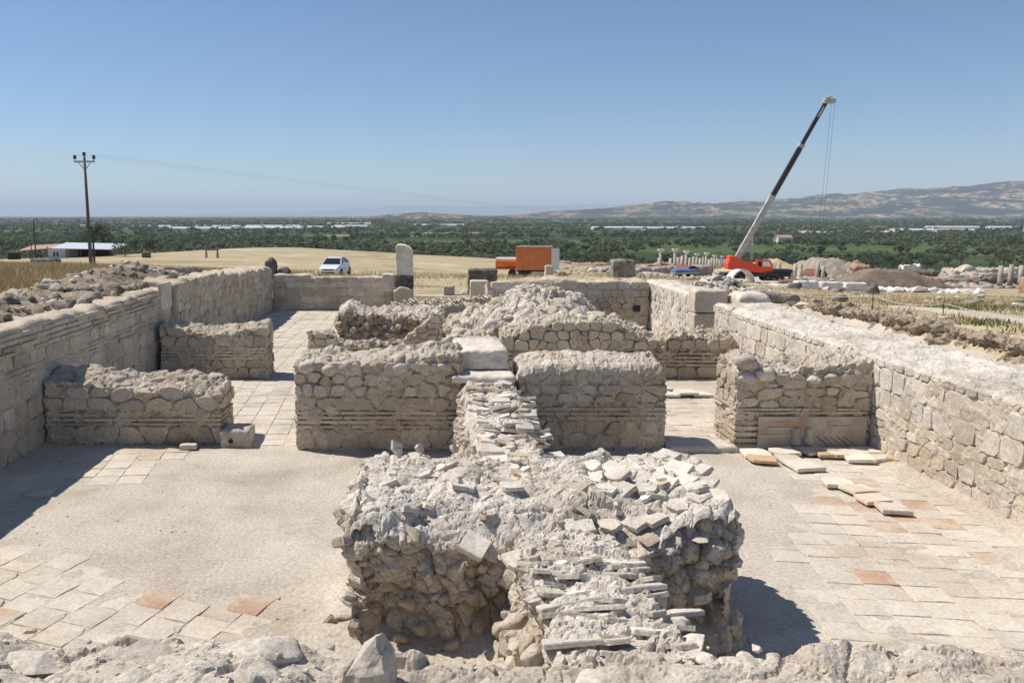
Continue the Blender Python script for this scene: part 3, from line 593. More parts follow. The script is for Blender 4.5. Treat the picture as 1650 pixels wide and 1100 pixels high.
# earth bank behind it
bk = lambda X, Y: np.minimum(1.92, tz(X, Y) + .02) + .05 * fbm(X * 2, Y * 2, 0, 3, 20)
o = wall('earth_bank', 'ragged brown earth bank cut along the right wall', 10.75, 11.6, 5, 25.2, bk, 'earth', 'bank', res=.045, smooth=False, seed=22, atop=.03, aside=.10, edge=.05, prof=([0, .25, .6, 1], [.06, -.06, .08, .4]), zb=1.25, cob=.13, cobs=2.6, grit=.03)
for k in range(46): piece('rock', rnd.choice(('stone_grey', 'stone_pale', 'earth')), (rnd.uniform(9.9, 10.8), rnd.uniform(8, 24.5), 1.48), rnd.uniform(.05, .2), o)
o = tag(obj('rubble_bank', mesh('rubble_bank', *heap(-10.6, -7.7, 12.5, 27, lambda X, Y: 2.34 + .32 * np.exp(-((X + 8.9) / .7) ** 2) * np.interp(Y, [12.5, 15, 19, 22, 25, 27], [.35, .6, .5, 1.25, 1.4, .3]), .06, 30, .05, .05, .1, zb=1.9, cob=.1, cobs=3.5, grit=.03), 'earth', True)), 'bank of grey lichened rubble along the top of the left wall', 'rubble'); THINGS.append(o)
for k in range(230):
    y = rnd.uniform(12.5, 26.5); x = rnd.gauss(-8.6, .5)
    if -10.3 < x < -7.5: piece(rnd.choice(('cobble', 'rock', 'rock')), rnd.choice(('stone_grey', 'stone_tan', 'stone_pale', 'stone_grey')), (x, y, 2.33 + .32 * math.exp(-((x + 8.9) / .7) ** 2) * np.interp(y, [12.5, 15, 19, 22, 25, 27], [.35, .6, .5, 1.25, 1.4, .3])), rnd.choice((.1, .14, .2, .2, .3, .4)) * rnd.uniform(.8, 1.1), o)
wall('earth_cut', 'reddish cut earth face behind the step in the left wall', -9.6, -8.2, 26.5, 30.5, lambda X, Y: 2.62 - .06 * (Y - 26), 'earth', 'bank', res=.09, seed=31, atop=.03, aside=.05, edge=.1, zb=1.6)
o = wall('upright_rock', 'dark upright rock at the far end of the left wall', -8.1, -7.6, 41.6, 42.2, flat(2.15), 'stone_dark', 'rock', res=.07, seed=33, atop=.04, aside=.05, edge=.22, zb=1.0)
wall('rock', 'low dark rock leaning beside the upright rock', -7.5, -6.9, 41.6, 42.2, flat(1.62), 'stone_dark', 'rock', res=.07, seed=34, atop=.04, aside=.05, edge=.2, zb=.8)

X, Y = np.meshgrid(np.arange(9.5, 11.01, .1), np.arange(5.5, 25.6, .12)); Z = 1.475 + .04 * fbm(X * 2, Y * 2, 0, 4, 46) + .2 * sstep(10.5, 11, X) - .1 * sstep(24.6, 25.4, Y); nx, ny = X.shape[1], X.shape[0]; idx = np.arange(nx * ny).reshape(ny, nx)
tag(obj('trench_ground', mesh('trench_ground', np.stack([X, Y, Z], -1).reshape(-1, 3), np.stack([idx[:-1, :-1], idx[:-1, 1:], idx[1:, 1:], idx[1:, :-1]], -1).reshape(-1, 4), 'dirt', True)), kind='structure')
# ---- cross walls
def crosswall(label, x0, x1, y0, th, topf, courses, ends=(), nstones=0, ssize=.3, mats=PALE, capmat='cap', seed=0, cob=.05, group=None, **kw):
    o = wall('cross_wall', label, x0, x1, y0, y0 + th, topf, capmat, 'wall', group, res=.038, side='face_mortar', seed=seed, atop=.035, aside=.012, edge=kw.pop('edge', .03), cob=cob * 1.3, cobs=3.4, grit=.018, topk=.1, smooth=False, **kw)
    face(o, (x0, y0), (1, 0), (0, -1), x1 - x0, courses, top=lambda u: float(topf(np.array([[x0 + u]]), np.array([[y0]])).flat[0]))
    if 'r' in ends: face(o, (x1, y0), (0, 1), (1, 0), th, courses, top=lambda u: float(topf(np.array([[x1]]), np.array([[y0 + u]])).flat[0]))
    if 'l' in ends: face(o, (x0, y0), (0, 1), (-1, 0), th, courses, top=lambda u: float(topf(np.array([[x0]]), np.array([[y0 + u]])).flat[0]))
    if nstones:
        topstones(o, x0 + .15, x1 - .15, y0 + .1, y0 + th - .1, topf, nstones // 2, ssize, mats, .45); topstones(o, x0 + .15, x1 - .15, y0 + .1, y0 + th - .1, topf, nstones // 2, ssize * .8, mats, .45, 'rock')
    return o
t1 = lambda X, Y: np.interp(X, [-7.1, -6.2, -5.2, -4.4, -3.8], [1.18, 1.16, 1.02, 1.08, .98]) + .16 * sstep(15.2, 15.8, Y)
crosswall('low left cross wall topped with loose rounded stones, beside the holed block', -7.05, -3.82, 15.05, .95, t1, [(.02, .36, 'rubble', dict(sx=.5, sz=.3)), (.36, .66, 'brick', dict(pitch=.085)), (.66, 1.1, 'rubble', dict(sx=.55, sz=.3, front=.06, round=.3))], 'r', 24, .34, seed=50)
t2 = lambda X, Y: np.interp(X, [-6.9, -6, -5.4, -4.2], [1.42, 1.22, 1.2, 1.34]) + .1 * sstep(21.6, 22.2, Y)
crosswall('short left cross wall farther back with a ragged right end', -6.92, -4.18, 21.4, .95, t2, [(.02, .5, 'rubble', dict(sx=.46, sz=.27)), (.5, .86, 'brick', dict(pitch=.085)), (.86, 1.36, 'rubble', dict(sx=.45, sz=.25, front=.05))], 'r', 14, .32, seed=51)
t3 = lambda X, Y: np.interp(X, [-2.4, -1.2, -.4, .1, .6], [1.62, 1.6, 1.72, 1.78, 1.72]) + .08 * sstep(14.9, 15.4, Y)
o = crosswall('middle left cross wall of round cobbles over brick courses', -2.38, .58, 14.7, 1.05, t3, [(.02, .4, 'rubble', dict(sx=.6, sz=.36, front=.012, joint=.02)), (.4, .74, 'brick', dict(pitch=.085)), (.74, .98, 'ashlar', dict(h=.24, w=.7, front=.02)), (.98, 1.62, 'rubble', dict(sx=.34, sz=.22, front=.06, round=.3, joint=.02))], 'lr', 16, .34, seed=52)
for k in range(7): piece('cobble', rnd.choice(PALE), (-2.2 + .42 * k, 14.78, 1.5 + rnd.uniform(-.03, .05)), (.42, .34, .27), o, (0, 0, rnd.uniform(-.4, .4)))
MB().box(-.9, -.5, 14.665, 14.69, .50, .56).box(-.62, -.5, 14.664, 14.69, .43, .52).build('painted_plaster', 'red_tile', o)
t4 = lambda X, Y: np.interp(X, [1.5, 2.2, 3.2, 4.3], [1.5, 1.6, 1.58, 1.56]) + .08 * sstep(14.9, 15.4, Y)
crosswall('middle right cross wall with a smooth white mortar cap', 1.62, 4.28, 14.75, 1.05, t4, [(.02, .55, 'rubble', dict(sx=.5, sz=.3, front=.008, joint=.03)), (.55, .86, 'brick', dict(pitch=.085, front=.012)), (.86, 1.2, 'rubble', dict(sx=.42, sz=.26, front=.03, joint=.025))], 'r', 0, .3, capmat='mortar', seed=53, cob=.03, edge=.12)
t5 = lambda X, Y: np.interp(X, [5.5, 5.8, 6.3, 7, 8], [1.5, 1.62, 1.46, 1.52, 1.66]) + .08 * sstep(14.9, 15.5, Y)
o = crosswall('right cross wall with painted plaster panel at its foot', 5.55, 7.98, 14.75, 1.1, t5, [(.66, .78, 'brick', dict(pitch=.06, front=.03)), (.78, 1.3, 'rubble', dict(sx=.4, sz=.22, front=.03, joint=.02)), (1.18, 1.4, 'rubble', dict(sx=.4, sz=.2, front=.07, round=.3)), (.02, .64, 'brick', dict(pitch=.11, w=.9, front=.005))], 'l', 2, .3, seed=54)
for x, z, s in ((5.66, 1.62, .5), (5.72, 1.34, .42), (6.0, 1.4, .46), (6.15, 1.22, .2), (6.3, 1.12, .18), (6.9, 1.3, .3), (7.2, 1.32, .34)): piece('cobble', 'stone_pale', (x, 14.78, z), (s, .4, s * .6), o, (rnd.uniform(-.2, .2), rnd.uniform(-.2, .2), rnd.uniform(-.3, .3)))
pn = MB().box(5.95, 7.9, 14.70, 14.745, .03, .62).build('painted_plaster', 'fresco', o)
MB().box(6.1, 6.62, 14.672, 14.699, .40, .425).box(6.0, 6.7, 14.672, 14.699, .27, .29).box(7.25, 7.6, 14.672, 14.699, .43, .455).build('moulding', 'marble', pn)
MB().box(6.15, 6.55, 14.69, 14.6985, .43, .54).box(7.2, 7.45, 14.69, 14.6985, .46, .54).build('painted_field', 'red_tile', pn)
for k in range(5): MB().add([(7.0 + .12 * k, 14.688, .26), (7.03 + .12 * k, 14.688, .26), (7.27 + .12 * k, 14.688, .07), (7.24 + .12 * k, 14.688, .07), (7.0 + .12 * k, 14.7, .26), (7.03 + .12 * k, 14.7, .26), (7.27 + .12 * k, 14.7, .07), (7.24 + .12 * k, 14.7, .07)], [(3, 2, 1, 0), (0, 1, 5, 4), (1, 2, 6, 5), (2, 3, 7, 6), (3, 0, 4, 7)]).build('painted_stripe', 'stone_grey', pn)
for x in (6.62, 6.86): MB().lathe([(.02, 0), (.09, .03), (.1, .1), (.06, .16), (.07, .3), (.05, .32)], 8, (x, 14.68, .1)).build('plaster_lump', 'fresco', pn)
t6 = lambda X, Y: np.interp(X, [2.0, 2.6, 3.4, 4.9, 5.3, 5.9, 6.6, 7.6], [1.1, 1.35, 1.5, 1.46, 1.2, 1.0, 1.14, 1.1]) + .1 * sstep(21.6, 22.2, Y)
crosswall('second right cross wall with a broken stepped top', 1.9, 7.95, 21.4, 1.1, t6, [(.02, .32, 'rubble', dict(sx=.5, sz=.3)), (.32, .78, 'brick', dict(pitch=.1)), (.78, 1.5, 'rubble', dict(sx=.4, sz=.26, front=.05))], '', 46, .34, seed=55, cob=.09)
t7 = lambda X, Y: np.interp(X, [-3.7, -2.95, -2.8, -.8, -.1, .1, .45], [.62, .66, .3, .36, .95, 1.2, 1.22])
crosswall('low ruined left wall in the second row with stepped stones', -3.7, .45, 25.5, .6, t7, [(.02, .24, 'brick', dict(pitch=.1)), (.24, 1.15, 'rubble', dict(sx=.4, sz=.24, front=.06))], '', 16, .32, seed=56, cob=.08)
# fallen vault pieces behind
o = wall('vault_ruin', 'ruined vault mass with tile edges standing along its top', -3.05, .5, 27.2, 28.6, lambda X, Y: np.interp(X, [-3.05, -2.6, -1.8, .5], [1.0, 1.22, .98, 1.02]) + .15 * sstep(27.2, 28.4, Y), 'mortar', 'ruin', res=.045, smooth=False, side='face_mortar', seed=60, atop=.06, aside=.1, edge=.12, cob=.16, cobs=2.8, grit=.04, prof=([0, .5, 1], [0, -.1, .12]))
for k in range(26): piece(rnd.choice(('cobble', 'rock')), rnd.choice(PALE), (rnd.uniform(-3, .4), 27.15 + rnd.uniform(-.05, .1), rnd.uniform(.1, .9)), rnd.uniform(.15, .3), o)
o = wall('tile_arch_wall', 'wall crowned by a slanting row of upright tiles behind the vault', -1.3, 2.4, 29.0, 30.0, lambda X, Y: 1.12 + .05 * X, 'stone_tan', 'ruin', res=.07, seed=61, atop=.04, aside=.04, edge=.1)
for k in range(44):
    x = -1.2 + k * .08; piece('slab', rnd.choice(('brick_pale', 'stone_tan', 'mortar')), (x, 29.2 + rnd.uniform(-.15, .25), 1.17 + .05 * x + rnd.uniform(-.06, .05)), (rnd.uniform(.2, .4), .4, .05), o, (rnd.uniform(-.1, .1), R(62) + rnd.uniform(-.12, .12), .35 + rnd.uniform(-.15, .15)), 'tile')
mt_ = lambda X, Y: np.interp(X, [.5, 1.2, 1.9, 2.7, 3.6, 4.4, 5.4, 6.3], [.85, 1.2, 1.3, 1.55, 1.62, 1.4, 1.0, .85]) * (.74 + .3 * sstep(23.4, 26.6, Y)) + .18 * fbm(X * 1.3, Y * 1.3, 0, 3, 66)
o = wall('rubble_mass', 'large collapsed mass of rounded rubble and mortar in the middle', .5, 6.3, 23.4, 27.4, mt_, 'mortar', 'rubble', res=.045, smooth=False, side='face_mortar', seed=62, atop=.09, aside=.14, edge=.25, cob=.34, cobs=1.5, grit=.035, prof=([0, .5, 1], [0, -.15, .1]))
topstones(o, .6, 6.2, 23.5, 27.2, mt_, 34, .55, ('stone_tan', 'stone_pale', 'mortar'), sink=.35); topstones(o, .6, 6.2, 23.5, 27.2, mt_, 40, .26, ('stone_tan', 'stone_pale', 'mortar'), sink=.4, kind='rock')
for k in range(60): piece(rnd.choice(('cobble', 'rock')), rnd.choice(PALE), (rnd.uniform(.5, 6.2), 23.35 + rnd.uniform(-.1, .12), rnd.uniform(.2, 1.2)), rnd.uniform(.16, .42), o)
o = wall('rubble_mass', 'heap of pale mortar rubble against the far right wall', 2.6, 5.6, 27.8, 29.9, lambda X, Y: np.interp(X, [2.6, 3.2, 4.2, 5.6], [1.5, 1.74, 1.72, 1.3]), 'white_mortar', 'rubble', res=.05, smooth=False, seed=63, atop=.06, aside=.1, edge=.2, cob=.26, cobs=1.6, grit=.03, topk=.15)
topstones(o, 2.7, 5.5, 27.8, 29.8, lambda X, Y: np.interp(X, [2.6, 3.2, 4.2, 5.6], [1.5, 1.74, 1.72, 1.3]), 36, .3, ('stone_tan', 'stone_pale'))
# marble blocks over the crossing
o = wall('marble_block', 'large white marble block lying on top of the middle left wall', .5, 1.46, 15.1, 17.2, lambda X, Y: 1.75 + .02 * (X - .5) - .05 * sstep(16.2, 16.9, Y), 'marble', 'block', res=.035, seed=70, atop=.02, aside=.016, edge=.035, zb=1.42, cob=.035, cobs=2.2, grit=.014)
o = wall('marble_slab', 'thin pale slab jutting below the marble block', .42, 1.55, 14.55, 15.6, flat(1.4), 'marble', 'slab', res=.05, seed=71, atop=.012, aside=.012, edge=.03, zb=1.27)
wall('crossing_pier', 'mortared core wall under the marble block', .59, 1.6, 14.7, 17.4, flat(1.27), 'mortar', 'wall', res=.06, seed=72, aside=.03)
# block with a round hole
hb = wall('holed_block', 'squared stone block with a round drain hole beside the low left cross wall', -3.8, -3.26, 14.85, 15.4, flat(.34), 'stone_pale', 'block', res=.04, seed=73, atop=.012, aside=.008, edge=.05)
MB().tube((-3.6, 14.83, .13), (-3.6, 14.95, .13), .045, .045, 12).build('hole', 'dark_void', hb)
tag(piece('tile', 'loose_tile', (-4.35, 14.75, .06), (.3, .16, .08), None, (0, 0, .1), 'brick_fragment'), 'pale brick lying in front of the low left cross wall', 'brick')

# ---- tile spine between the piers
spz = lambda X, Y: np.interp(Y, [9.3, 10.2, 11.2, 12.6, 13.6, 14.7], [1.3, 1.16, 1.12, 1.2, 1.3, 1.28]) - .25 * sstep(.25, .6, np.abs(X - 1.08)) ** 2
o = wall('spine_wall', 'narrow wall of slanting tile courses running between the middle cross walls', .58, 1.62, 9.2, 14.68, spz, 'white_mortar', 'wall', res=.03, side='mortar', smooth=False, seed=80, atop=.05, aside=.06, edge=.1, cob=.1, cobs=4, grit=.03, prof=([0, .5, 1], [0, .03, .12]))
y = 9.5
while y < 14.3:
    x = .66
    while x < 1.6:
        ww = rnd.uniform(.22, .46)
        if rnd.random() > .12: piece('slab' if rnd.random() < .55 else 'tile', rnd.choice(('brick_pale', 'brick_pale', 'loose_tile', 'brick')), (x + ww / 2 - .03, y + rnd.uniform(-.05, .05), float(spz(np.array([x + ww / 2]), np.array([y]))[0]) + rnd.uniform(-.03, .04)), (ww * .85, .24, .05), o, (R(rnd.uniform(-30, 14)), R(rnd.uniform(-14, 14)), rnd.uniform(-.4, .4)), 'tile')
        x += ww * .9
    y += rnd.uniform(.10, .15)
# ---- big foreground ruin
lz = lambda X, Y: np.interp(X, [-.9, -.4, .4, 1.2, 2.2, 3.3], [1.38, 1.46, 1.42, 1.4, 1.44, 1.52]) - .34 * sstep(8.5, 7.6, Y) * sstep(1.7, .9, np.abs(X - 1.05)) - .1 * sstep(8.3, 7.7, Y)
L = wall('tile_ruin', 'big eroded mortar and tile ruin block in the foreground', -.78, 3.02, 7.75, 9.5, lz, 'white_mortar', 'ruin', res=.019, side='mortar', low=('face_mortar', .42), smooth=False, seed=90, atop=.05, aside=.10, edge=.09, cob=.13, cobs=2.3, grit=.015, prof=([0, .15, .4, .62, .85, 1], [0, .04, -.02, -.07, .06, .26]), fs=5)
def ruin_tile(x, y, dz, s, rot, mat='brick_pale', kind=None):
    piece(kind or rnd.choice(('slab', 'tile', 'slab')), mat, (x, y, float(lz(np.array([x]), np.array([y]))[0]) + dz), s, L, rot, 'tile')
for k in range(6):                                   # slanting rows on the right shoulder
    for j in range(4): ruin_tile(1.8 + .22 * k + rnd.uniform(-.04, .04), 7.95 + .36 * j + rnd.uniform(-.06, .06) + .02 * k, rnd.uniform(-.03, .035), (.2, .3, .05), (rnd.uniform(-.15, .15), R(-24) + rnd.uniform(-.2, .2), R(28) + rnd.uniform(-.2, .2)), rnd.choice(('brick_pale', 'brick_pale', 'loose_tile', 'white_mortar')))
for k in range(52): ruin_tile(rnd.uniform(-.7, 2.9), rnd.uniform(7.9, 9.35), rnd.uniform(-.04, .015), (rnd.uniform(.1, .24), rnd.uniform(.1, .2), .045), (rnd.uniform(-.45, .45), rnd.uniform(-.45, .45), rnd.uniform(0, 6.3)), rnd.choice(('brick_pale', 'brick_pale', 'white_mortar', 'loose_tile', 'brick')))
for x, y in ((-.35, 9.3), (-.1, 9.35), (.3, 9.42), (.52, 9.4)): ruin_tile(x, y, .1, (.1 + .05 * (x < -.3), .14 + .14 * (x < -.3), .05), (R(65), rnd.uniform(-.4, .4), rnd.uniform(.6, 1.3)), 'white_mortar', 'slab')
for x, y, s, a in ((1.5, 7.95, .36, .1), (1.2, 7.7, .3, -.5), (.85, 7.5, .34, .4), (.95, 7.25, .3, 1.0), (.45, 7.75, .42, 1.2), (1.6, 7.4, .36, .2)): ruin_tile(x, y, .03, (s * .8, s * .6, .05), (R(24), R(-8), a), 'brick_pale', 'tile')
for k in range(84):                                  # stones weathering out of its sides
    u = rnd.random(); z = rnd.uniform(.02, 1.15); tt = 1 - z / 1.4; off = float(np.interp(tt, [0, .15, .4, .62, .85, 1], [0, .04, -.02, -.07, .06, .26]))
    if u < .68: x, y = rnd.uniform(-.85, 3.05), 7.75 - off
    elif u < .86: x, y = -.8 - off, rnd.uniform(7.75, 9.4)
    else: x, y = 3.02 + off, rnd.uniform(7.75, 9.4)
    if z < .5 or rnd.random() < .45: piece(rnd.choice(('cobble', 'rock', 'rock', 'slab')), rnd.choice(('stone_tan', 'stone_pale', 'brick', 'brick', 'mortar')), (x, y + .03, z), (rnd.uniform(.1, .3), rnd.uniform(.1, .24), rnd.uniform(.06, .16)), L)
fz = lambda X, Y: np.interp(Y, [4.9, 5.6, 6.6, 7.2, 7.9], [1.235, 1.285, 1.315, 1.25, 1.13]) - .1 * sstep(.4, .6, np.abs(X - 1.33)) + .0 * X
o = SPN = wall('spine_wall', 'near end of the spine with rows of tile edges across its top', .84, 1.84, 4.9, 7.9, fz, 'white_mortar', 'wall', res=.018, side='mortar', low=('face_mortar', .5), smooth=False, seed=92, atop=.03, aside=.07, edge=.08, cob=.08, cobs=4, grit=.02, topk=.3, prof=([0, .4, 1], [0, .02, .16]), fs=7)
y = 5.1
while y < 6.95:
    x = .84 + rnd.uniform(-.05, .03); dzr = rnd.uniform(-.01, .015)
    while x < 1.8:
        ww = rnd.uniform(.14, .42); xc = x + ww / 2
        if rnd.random() > .2: piece('tile' if rnd.random() < .3 else 'slab', rnd.choice(('brick_pale', 'white_mortar', 'white_mortar', 'mortar')), (xc, y + rnd.uniform(-.03, .03), float(fz(np.array([xc]), np.array([y]))[0]) + dzr + rnd.uniform(-.05, .006)), (ww * 1.1, .19, .038), o, (R(rnd.uniform(-32, -10)), R(rnd.uniform(-9, 9)), rnd.uniform(-.18, .18) + .05), 'tile')
        x += ww
    y += rnd.uniform(.105, .15)
for x, y, s in ((1.86, 5.5, .3), (1.82, 5.85, .26), (1.9, 5.25, .32), (1.8, 6.2, .22)): piece('rock', 'stone_pale', (x, y, 1.2), (s, s, s * .6), o)
for k in range(46): piece(rnd.choice(('rock', 'cobble', 'slab')), rnd.choice(('stone_tan', 'stone_pale', 'mortar', 'brick')), (.82 - rnd.uniform(0, .14), rnd.uniform(5.2, 7.7), rnd.uniform(.05, 1.0)), rnd.uniform(.08, .24), o)
# ---- wall the camera looks over
wz = lambda X, Y: 1.44 + .17 * sstep(-.3, -1.0, X) - .14 * sstep(.2, 1.0, np.abs(X - .25 + .0)) * (X < .6) * 0 + .09 * fbm(X * .9, Y * 1.2, 0, 3, 96) + .06 * sstep(2.2, 3.0, X) - .1 * np.exp(-((X - .3) / .5) ** 2)
o = wall('front_wall', 'rough mortar wall top along the bottom edge of the view', -4.2, 5.0, 3.7, 5.0, wz, 'mortar', 'wall', res=.02, smooth=False, seed=95, atop=.05, aside=.07, edge=.1, cob=.09, cobs=1.9, grit=.011, fs=6)
for x, y, s, zz in ((-1.7, 4.75, .5, .0), (-1.05, 4.7, .62, .0), (2.0, 4.8, .4, 0), (2.45, 4.75, .3, 0), (3.2, 4.55, .42, 0), (-2.4, 4.7, .45, 0), (1.0, 4.75, .45, -.03), (3.0, 4.85, .2, 0), (-.75, 4.4, .3, 0)):
    piece(rnd.choice(('cobble', 'rock')), rnd.choice(('stone_pale', 'mortar')), (x, y, float(wz(np.array([x]), np.array([y]))[0]) + zz - .05), (s, s * .6, s * .3), o, (rnd.uniform(-.15, .15), rnd.uniform(-.15, .15), rnd.uniform(0, 6)))
for k in range(60): 
    x, y = rnd.uniform(-3.2, 4.2), rnd.uniform(4.3, 5.0); piece('rock', rnd.choice(('stone_pale', 'mortar', 'stone_tan')), (x, y, float(wz(np.array([x]), np.array([y]))[0]) + .01), rnd.uniform(.025, .09), o)
V = [(-.5, 4.62, 1.3), (-.28, 4.55, 1.28), (-.2, 4.75, 1.3), (-.42, 4.9, 1.3), (-.49, 4.62, 1.5), (-.25, 4.56, 1.56), (-.21, 4.76, 1.6), (-.4, 4.86, 1.58), (-.31, 4.66, 1.73), (-.27, 4.74, 1.71)]
bm = bmesh.new()
for v in V: bm.verts.new(v)
bmesh.ops.convex_hull(bm, input=bm.verts[:]); bmesh.ops.subdivide_edges(bm, edges=bm.edges[:], cuts=4, use_grid_fill=True)
for v in bm.verts: v.co += Vector((1, 1, 1)) * .03 * float(fbm(v.co.x * 9, v.co.y * 9, v.co.z * 9, 3, 4))
me = bpy.data.meshes.new('pointed_stone'); bm.to_mesh(me); bm.free(); me.materials.append(MAT['stone_pale'])
tag(obj('pointed_stone', me), 'pointed upright stone on the wall at the bottom of the view', 'stone')
def chips(parent, fn, n, smin, smax, mat):
    b = MB()
    for k in range(n):
        x, y, z = fn(); s = rnd.uniform(smin, smax) * (1.8 if rnd.random() < .1 else 1); a = rnd.uniform(0, 6.28); c, sn = math.cos(a), math.sin(a); q = [rnd.uniform(.6, 1.25) for _ in range(5)]; tl = rnd.uniform(-.5, .5)
        P = [(-q[0], -.7, -.6), (q[1], -.6, -.6), (q[2], .7, -.6), (-q[3], .6, -.6), (-.6 * q[1], -.5, .5 * q[4] + tl), (.6 * q[0], -.45, .5 * q[2] - tl), (.55 * q[3], .5, .45 - tl), (-.6 * q[2], .45, .5 + tl)]
        b.add([(x + s * (u * c - v * sn), y + s * (u * sn + v * c), z + s * w_ * .6) for u, v, w_ in P], [(4, 5, 6, 7), (0, 1, 5, 4), (1, 2, 6, 5), (2, 3, 7, 6), (3, 0, 4, 7)])
    return tag(b.build('mortar_chips', mat, parent), kind='stuff')
def surf(parent):
    from mathutils.bvhtree import BVHTree
    n = len(parent.data.vertices); co = np.empty(n * 3); parent.data.vertices.foreach_get('co', co); t_ = BVHTree.FromPolygons(co.reshape(-1, 3).tolist(), [tuple(p.vertices) for p in parent.data.polygons])
    def f(x, y):
        h = t_.ray_cast(Vector((x, y, 5)), Vector((0, 0, -1))); return h[0].z if h[0] else 0
    return f
fL, fS, fW = surf(L), surf(SPN), surf(o)
def on(f, x0, x1, y0, y1):
    def g():
        x, y = rnd.uniform(x0, x1), rnd.uniform(y0, y1); return x, y, f(x, y)
    return g
chips(L, on(fL, -.8, 3.05, 7.7, 9.5), 1100, .006, .022, 'white_mortar'); chips(L, on(fL, -.9, 3.1, 7.6, 9.5), 240, .01, .035, 'brick_pale'); chips(L, on(fL, -.9, 3.1, 7.6, 9.5), 130, .012, .04, 'brick')
chips(SPN, on(fS, .86, 1.82, 5.0, 7.8), 700, .007, .024, 'white_mortar'); chips(o, on(fW, -3.2, 4.2, 4.3, 5.0), 900, .004, .014, 'mortar'); chips(o, on(fW, -3.2, 4.2, 4.3, 5.0), 140, .006, .02, 'stone_tan')
def ground_pt():
    x, y = rnd.uniform(-6.5, 6), rnd.uniform(7, 14.5); return x, y, .004
def talus_pt():
    a = rnd.random(); x, y = (rnd.uniform(-1.3, 3.2), 7.6 - abs(rnd.gauss(0, .3))) if a < .55 else ((-1.0 - abs(rnd.gauss(0, .28)), rnd.uniform(7.7, 9.6)) if a < .85 else (rnd.uniform(.1, .8), rnd.uniform(5.3, 7.6)))
    return x, y, .09 * math.exp(-float(lump_d(np.array(x), np.array(y))) / .28)
tag(chips(None, ground_pt, 420, .004, .013, 'stone_tan'), 'small pebbles scattered over the dirt floor', 'pebbles', kind='stuff').name = 'pebbles'
tag(chips(None, talus_pt, 600, .006, .026, 'mortar'), 'crumbled mortar lying around the foot of the foreground ruin', 'rubble', kind='stuff').name = 'fallen_crumbs'
tag(chips(None, talus_pt, 120, .012, .04, 'brick'), 'broken brick bits lying around the foot of the foreground ruin', 'rubble', kind='stuff').name = 'fallen_brick_bits'
# ================================================================== fields around the dig
def blades(name, label, pts, h, wd, mat, lean=.35):
    n = len(pts); r = np.random.default_rng(len(name) + n); x, y = pts[:, 0], pts[:, 1]; z = tz(x, y) - .02
    hh = h * r.uniform(.5, 1.25, n); a = r.uniform(0, 6.283, n); ww = wd * r.uniform(.6, 1.4, n); lx, ly = r.normal(0, lean, n) * hh, r.normal(0, lean, n) * hh
    V = np.empty((n, 3, 3)); V[:, 0] = np.stack([x - np.cos(a) * ww, y - np.sin(a) * ww, z], -1); V[:, 1] = np.stack([x + np.cos(a) * ww, y + np.sin(a) * ww, z], -1); V[:, 2] = np.stack([x + lx, y + ly, z + hh], -1)
    return tag(obj(name, mesh(name, V.reshape(-1, 3), np.arange(3 * n).reshape(n, 3), mat)), label, 'grass', kind='stuff')
rg = np.random.default_rng(5)
def scatter(n, x0, x1, y0, y1, dens=None):
    p = np.c_[rg.uniform(x0, x1, n), rg.uniform(y0, y1, n)]
    if dens is not None: p = p[rg.uniform(0, 1, len(p)) < dens(p[:, 0], p[:, 1])]
    return p
patch = lambda x, y: .35 + .65 * (fbm(x * .25, y * .25, 0, 3, 77) > -.1)
blades('dry_grass', 'tall dry golden grass on the left field', np.r_[scatter(60000, -24, -10.2, 14, 34, patch), scatter(70000, -48, -10, 34, 75, patch), scatter(16000, -12, 14, 44, 80, lambda x, y: .5 * patch(x, y))], .34, .018, 'dry_grass')
blades('dry_grass', 'short dry grass on the right field beside the track', np.r_[scatter(22000, 11.4, 26, 8, 34, lambda x, y: patch(x, y) * (np.abs(x - np.interp(y, [10, 17, 21, 26, 31], [13.1, 13.3, 13.6, 13.5, 13.2])) > .85)), scatter(14000, 9.8, 48, 34, 62, patch)], .15, .016, 'dry_grass')
wp = np.r_[tuple(np.c_[rg.normal(cx, s, k), rg.normal(cy, s, k)] for cx, cy, s, k in ((11.6, 27.5, .35, 220), (11.8, 17.5, .3, 160), (11.9, 15.6, .5, 200), (12.0, 13, .4, 160), (15.3, 23.5, .6, 300), (17, 25.5, .6, 300), (22, 33, .8, 400), (9.9, 37, .4, 200), (13.2, 33.8, .5, 260)))]
blades('green_weeds', 'low green weeds along the right bank and track', wp, .16, .02, 'weed', .5)
# track
def strip(name, pts, wd, mat, dz=.03, n=40):
    P = np.array(pts, float); tt = np.linspace(0, len(P) - 1, n); cx, cy = np.interp(tt, range(len(P)), P[:, 0]), np.interp(tt, range(len(P)), P[:, 1])
    V = []; m = 7
    for i in range(n):
        d = np.array([cx[min(i + 1, n - 1)] - cx[max(i - 1, 0)], cy[min(i + 1, n - 1)] - cy[max(i - 1, 0)]]); d /= np.linalg.norm(d); w2 = wd * (1 + .15 * math.sin(i * 1.7))
        for k in range(m):
            o_ = (k / (m - 1) - .5) * w2; x, y = cx[i] + d[1] * o_, cy[i] - d[0] * o_; V.append((x, y, tz1(x, y) + dz - .03 * abs(k - 3) / 3))
    F = [(i * m + k, i * m + k + 1, (i + 1) * m + k + 1, (i + 1) * m + k) for i in range(n - 1) for k in range(m - 1)]
    return tag(obj(name, mesh(name, V, F, mat, True)), kind='structure')
strip('track', [(12.8, 5), (13.1, 12), (13.3, 17), (13.6, 21), (13.5, 26), (13.1, 31)], 1.5, 'track')
strip('field_track', [(-40, 52), (-20, 57), (-8, 61), (6, 64), (22, 66), (40, 66)], 1.9, 'track', .03, 60)
strip('dirt_road', [(30, 112), (45, 114), (60, 109), (85, 102)], 7, 'brown_earth', .06)
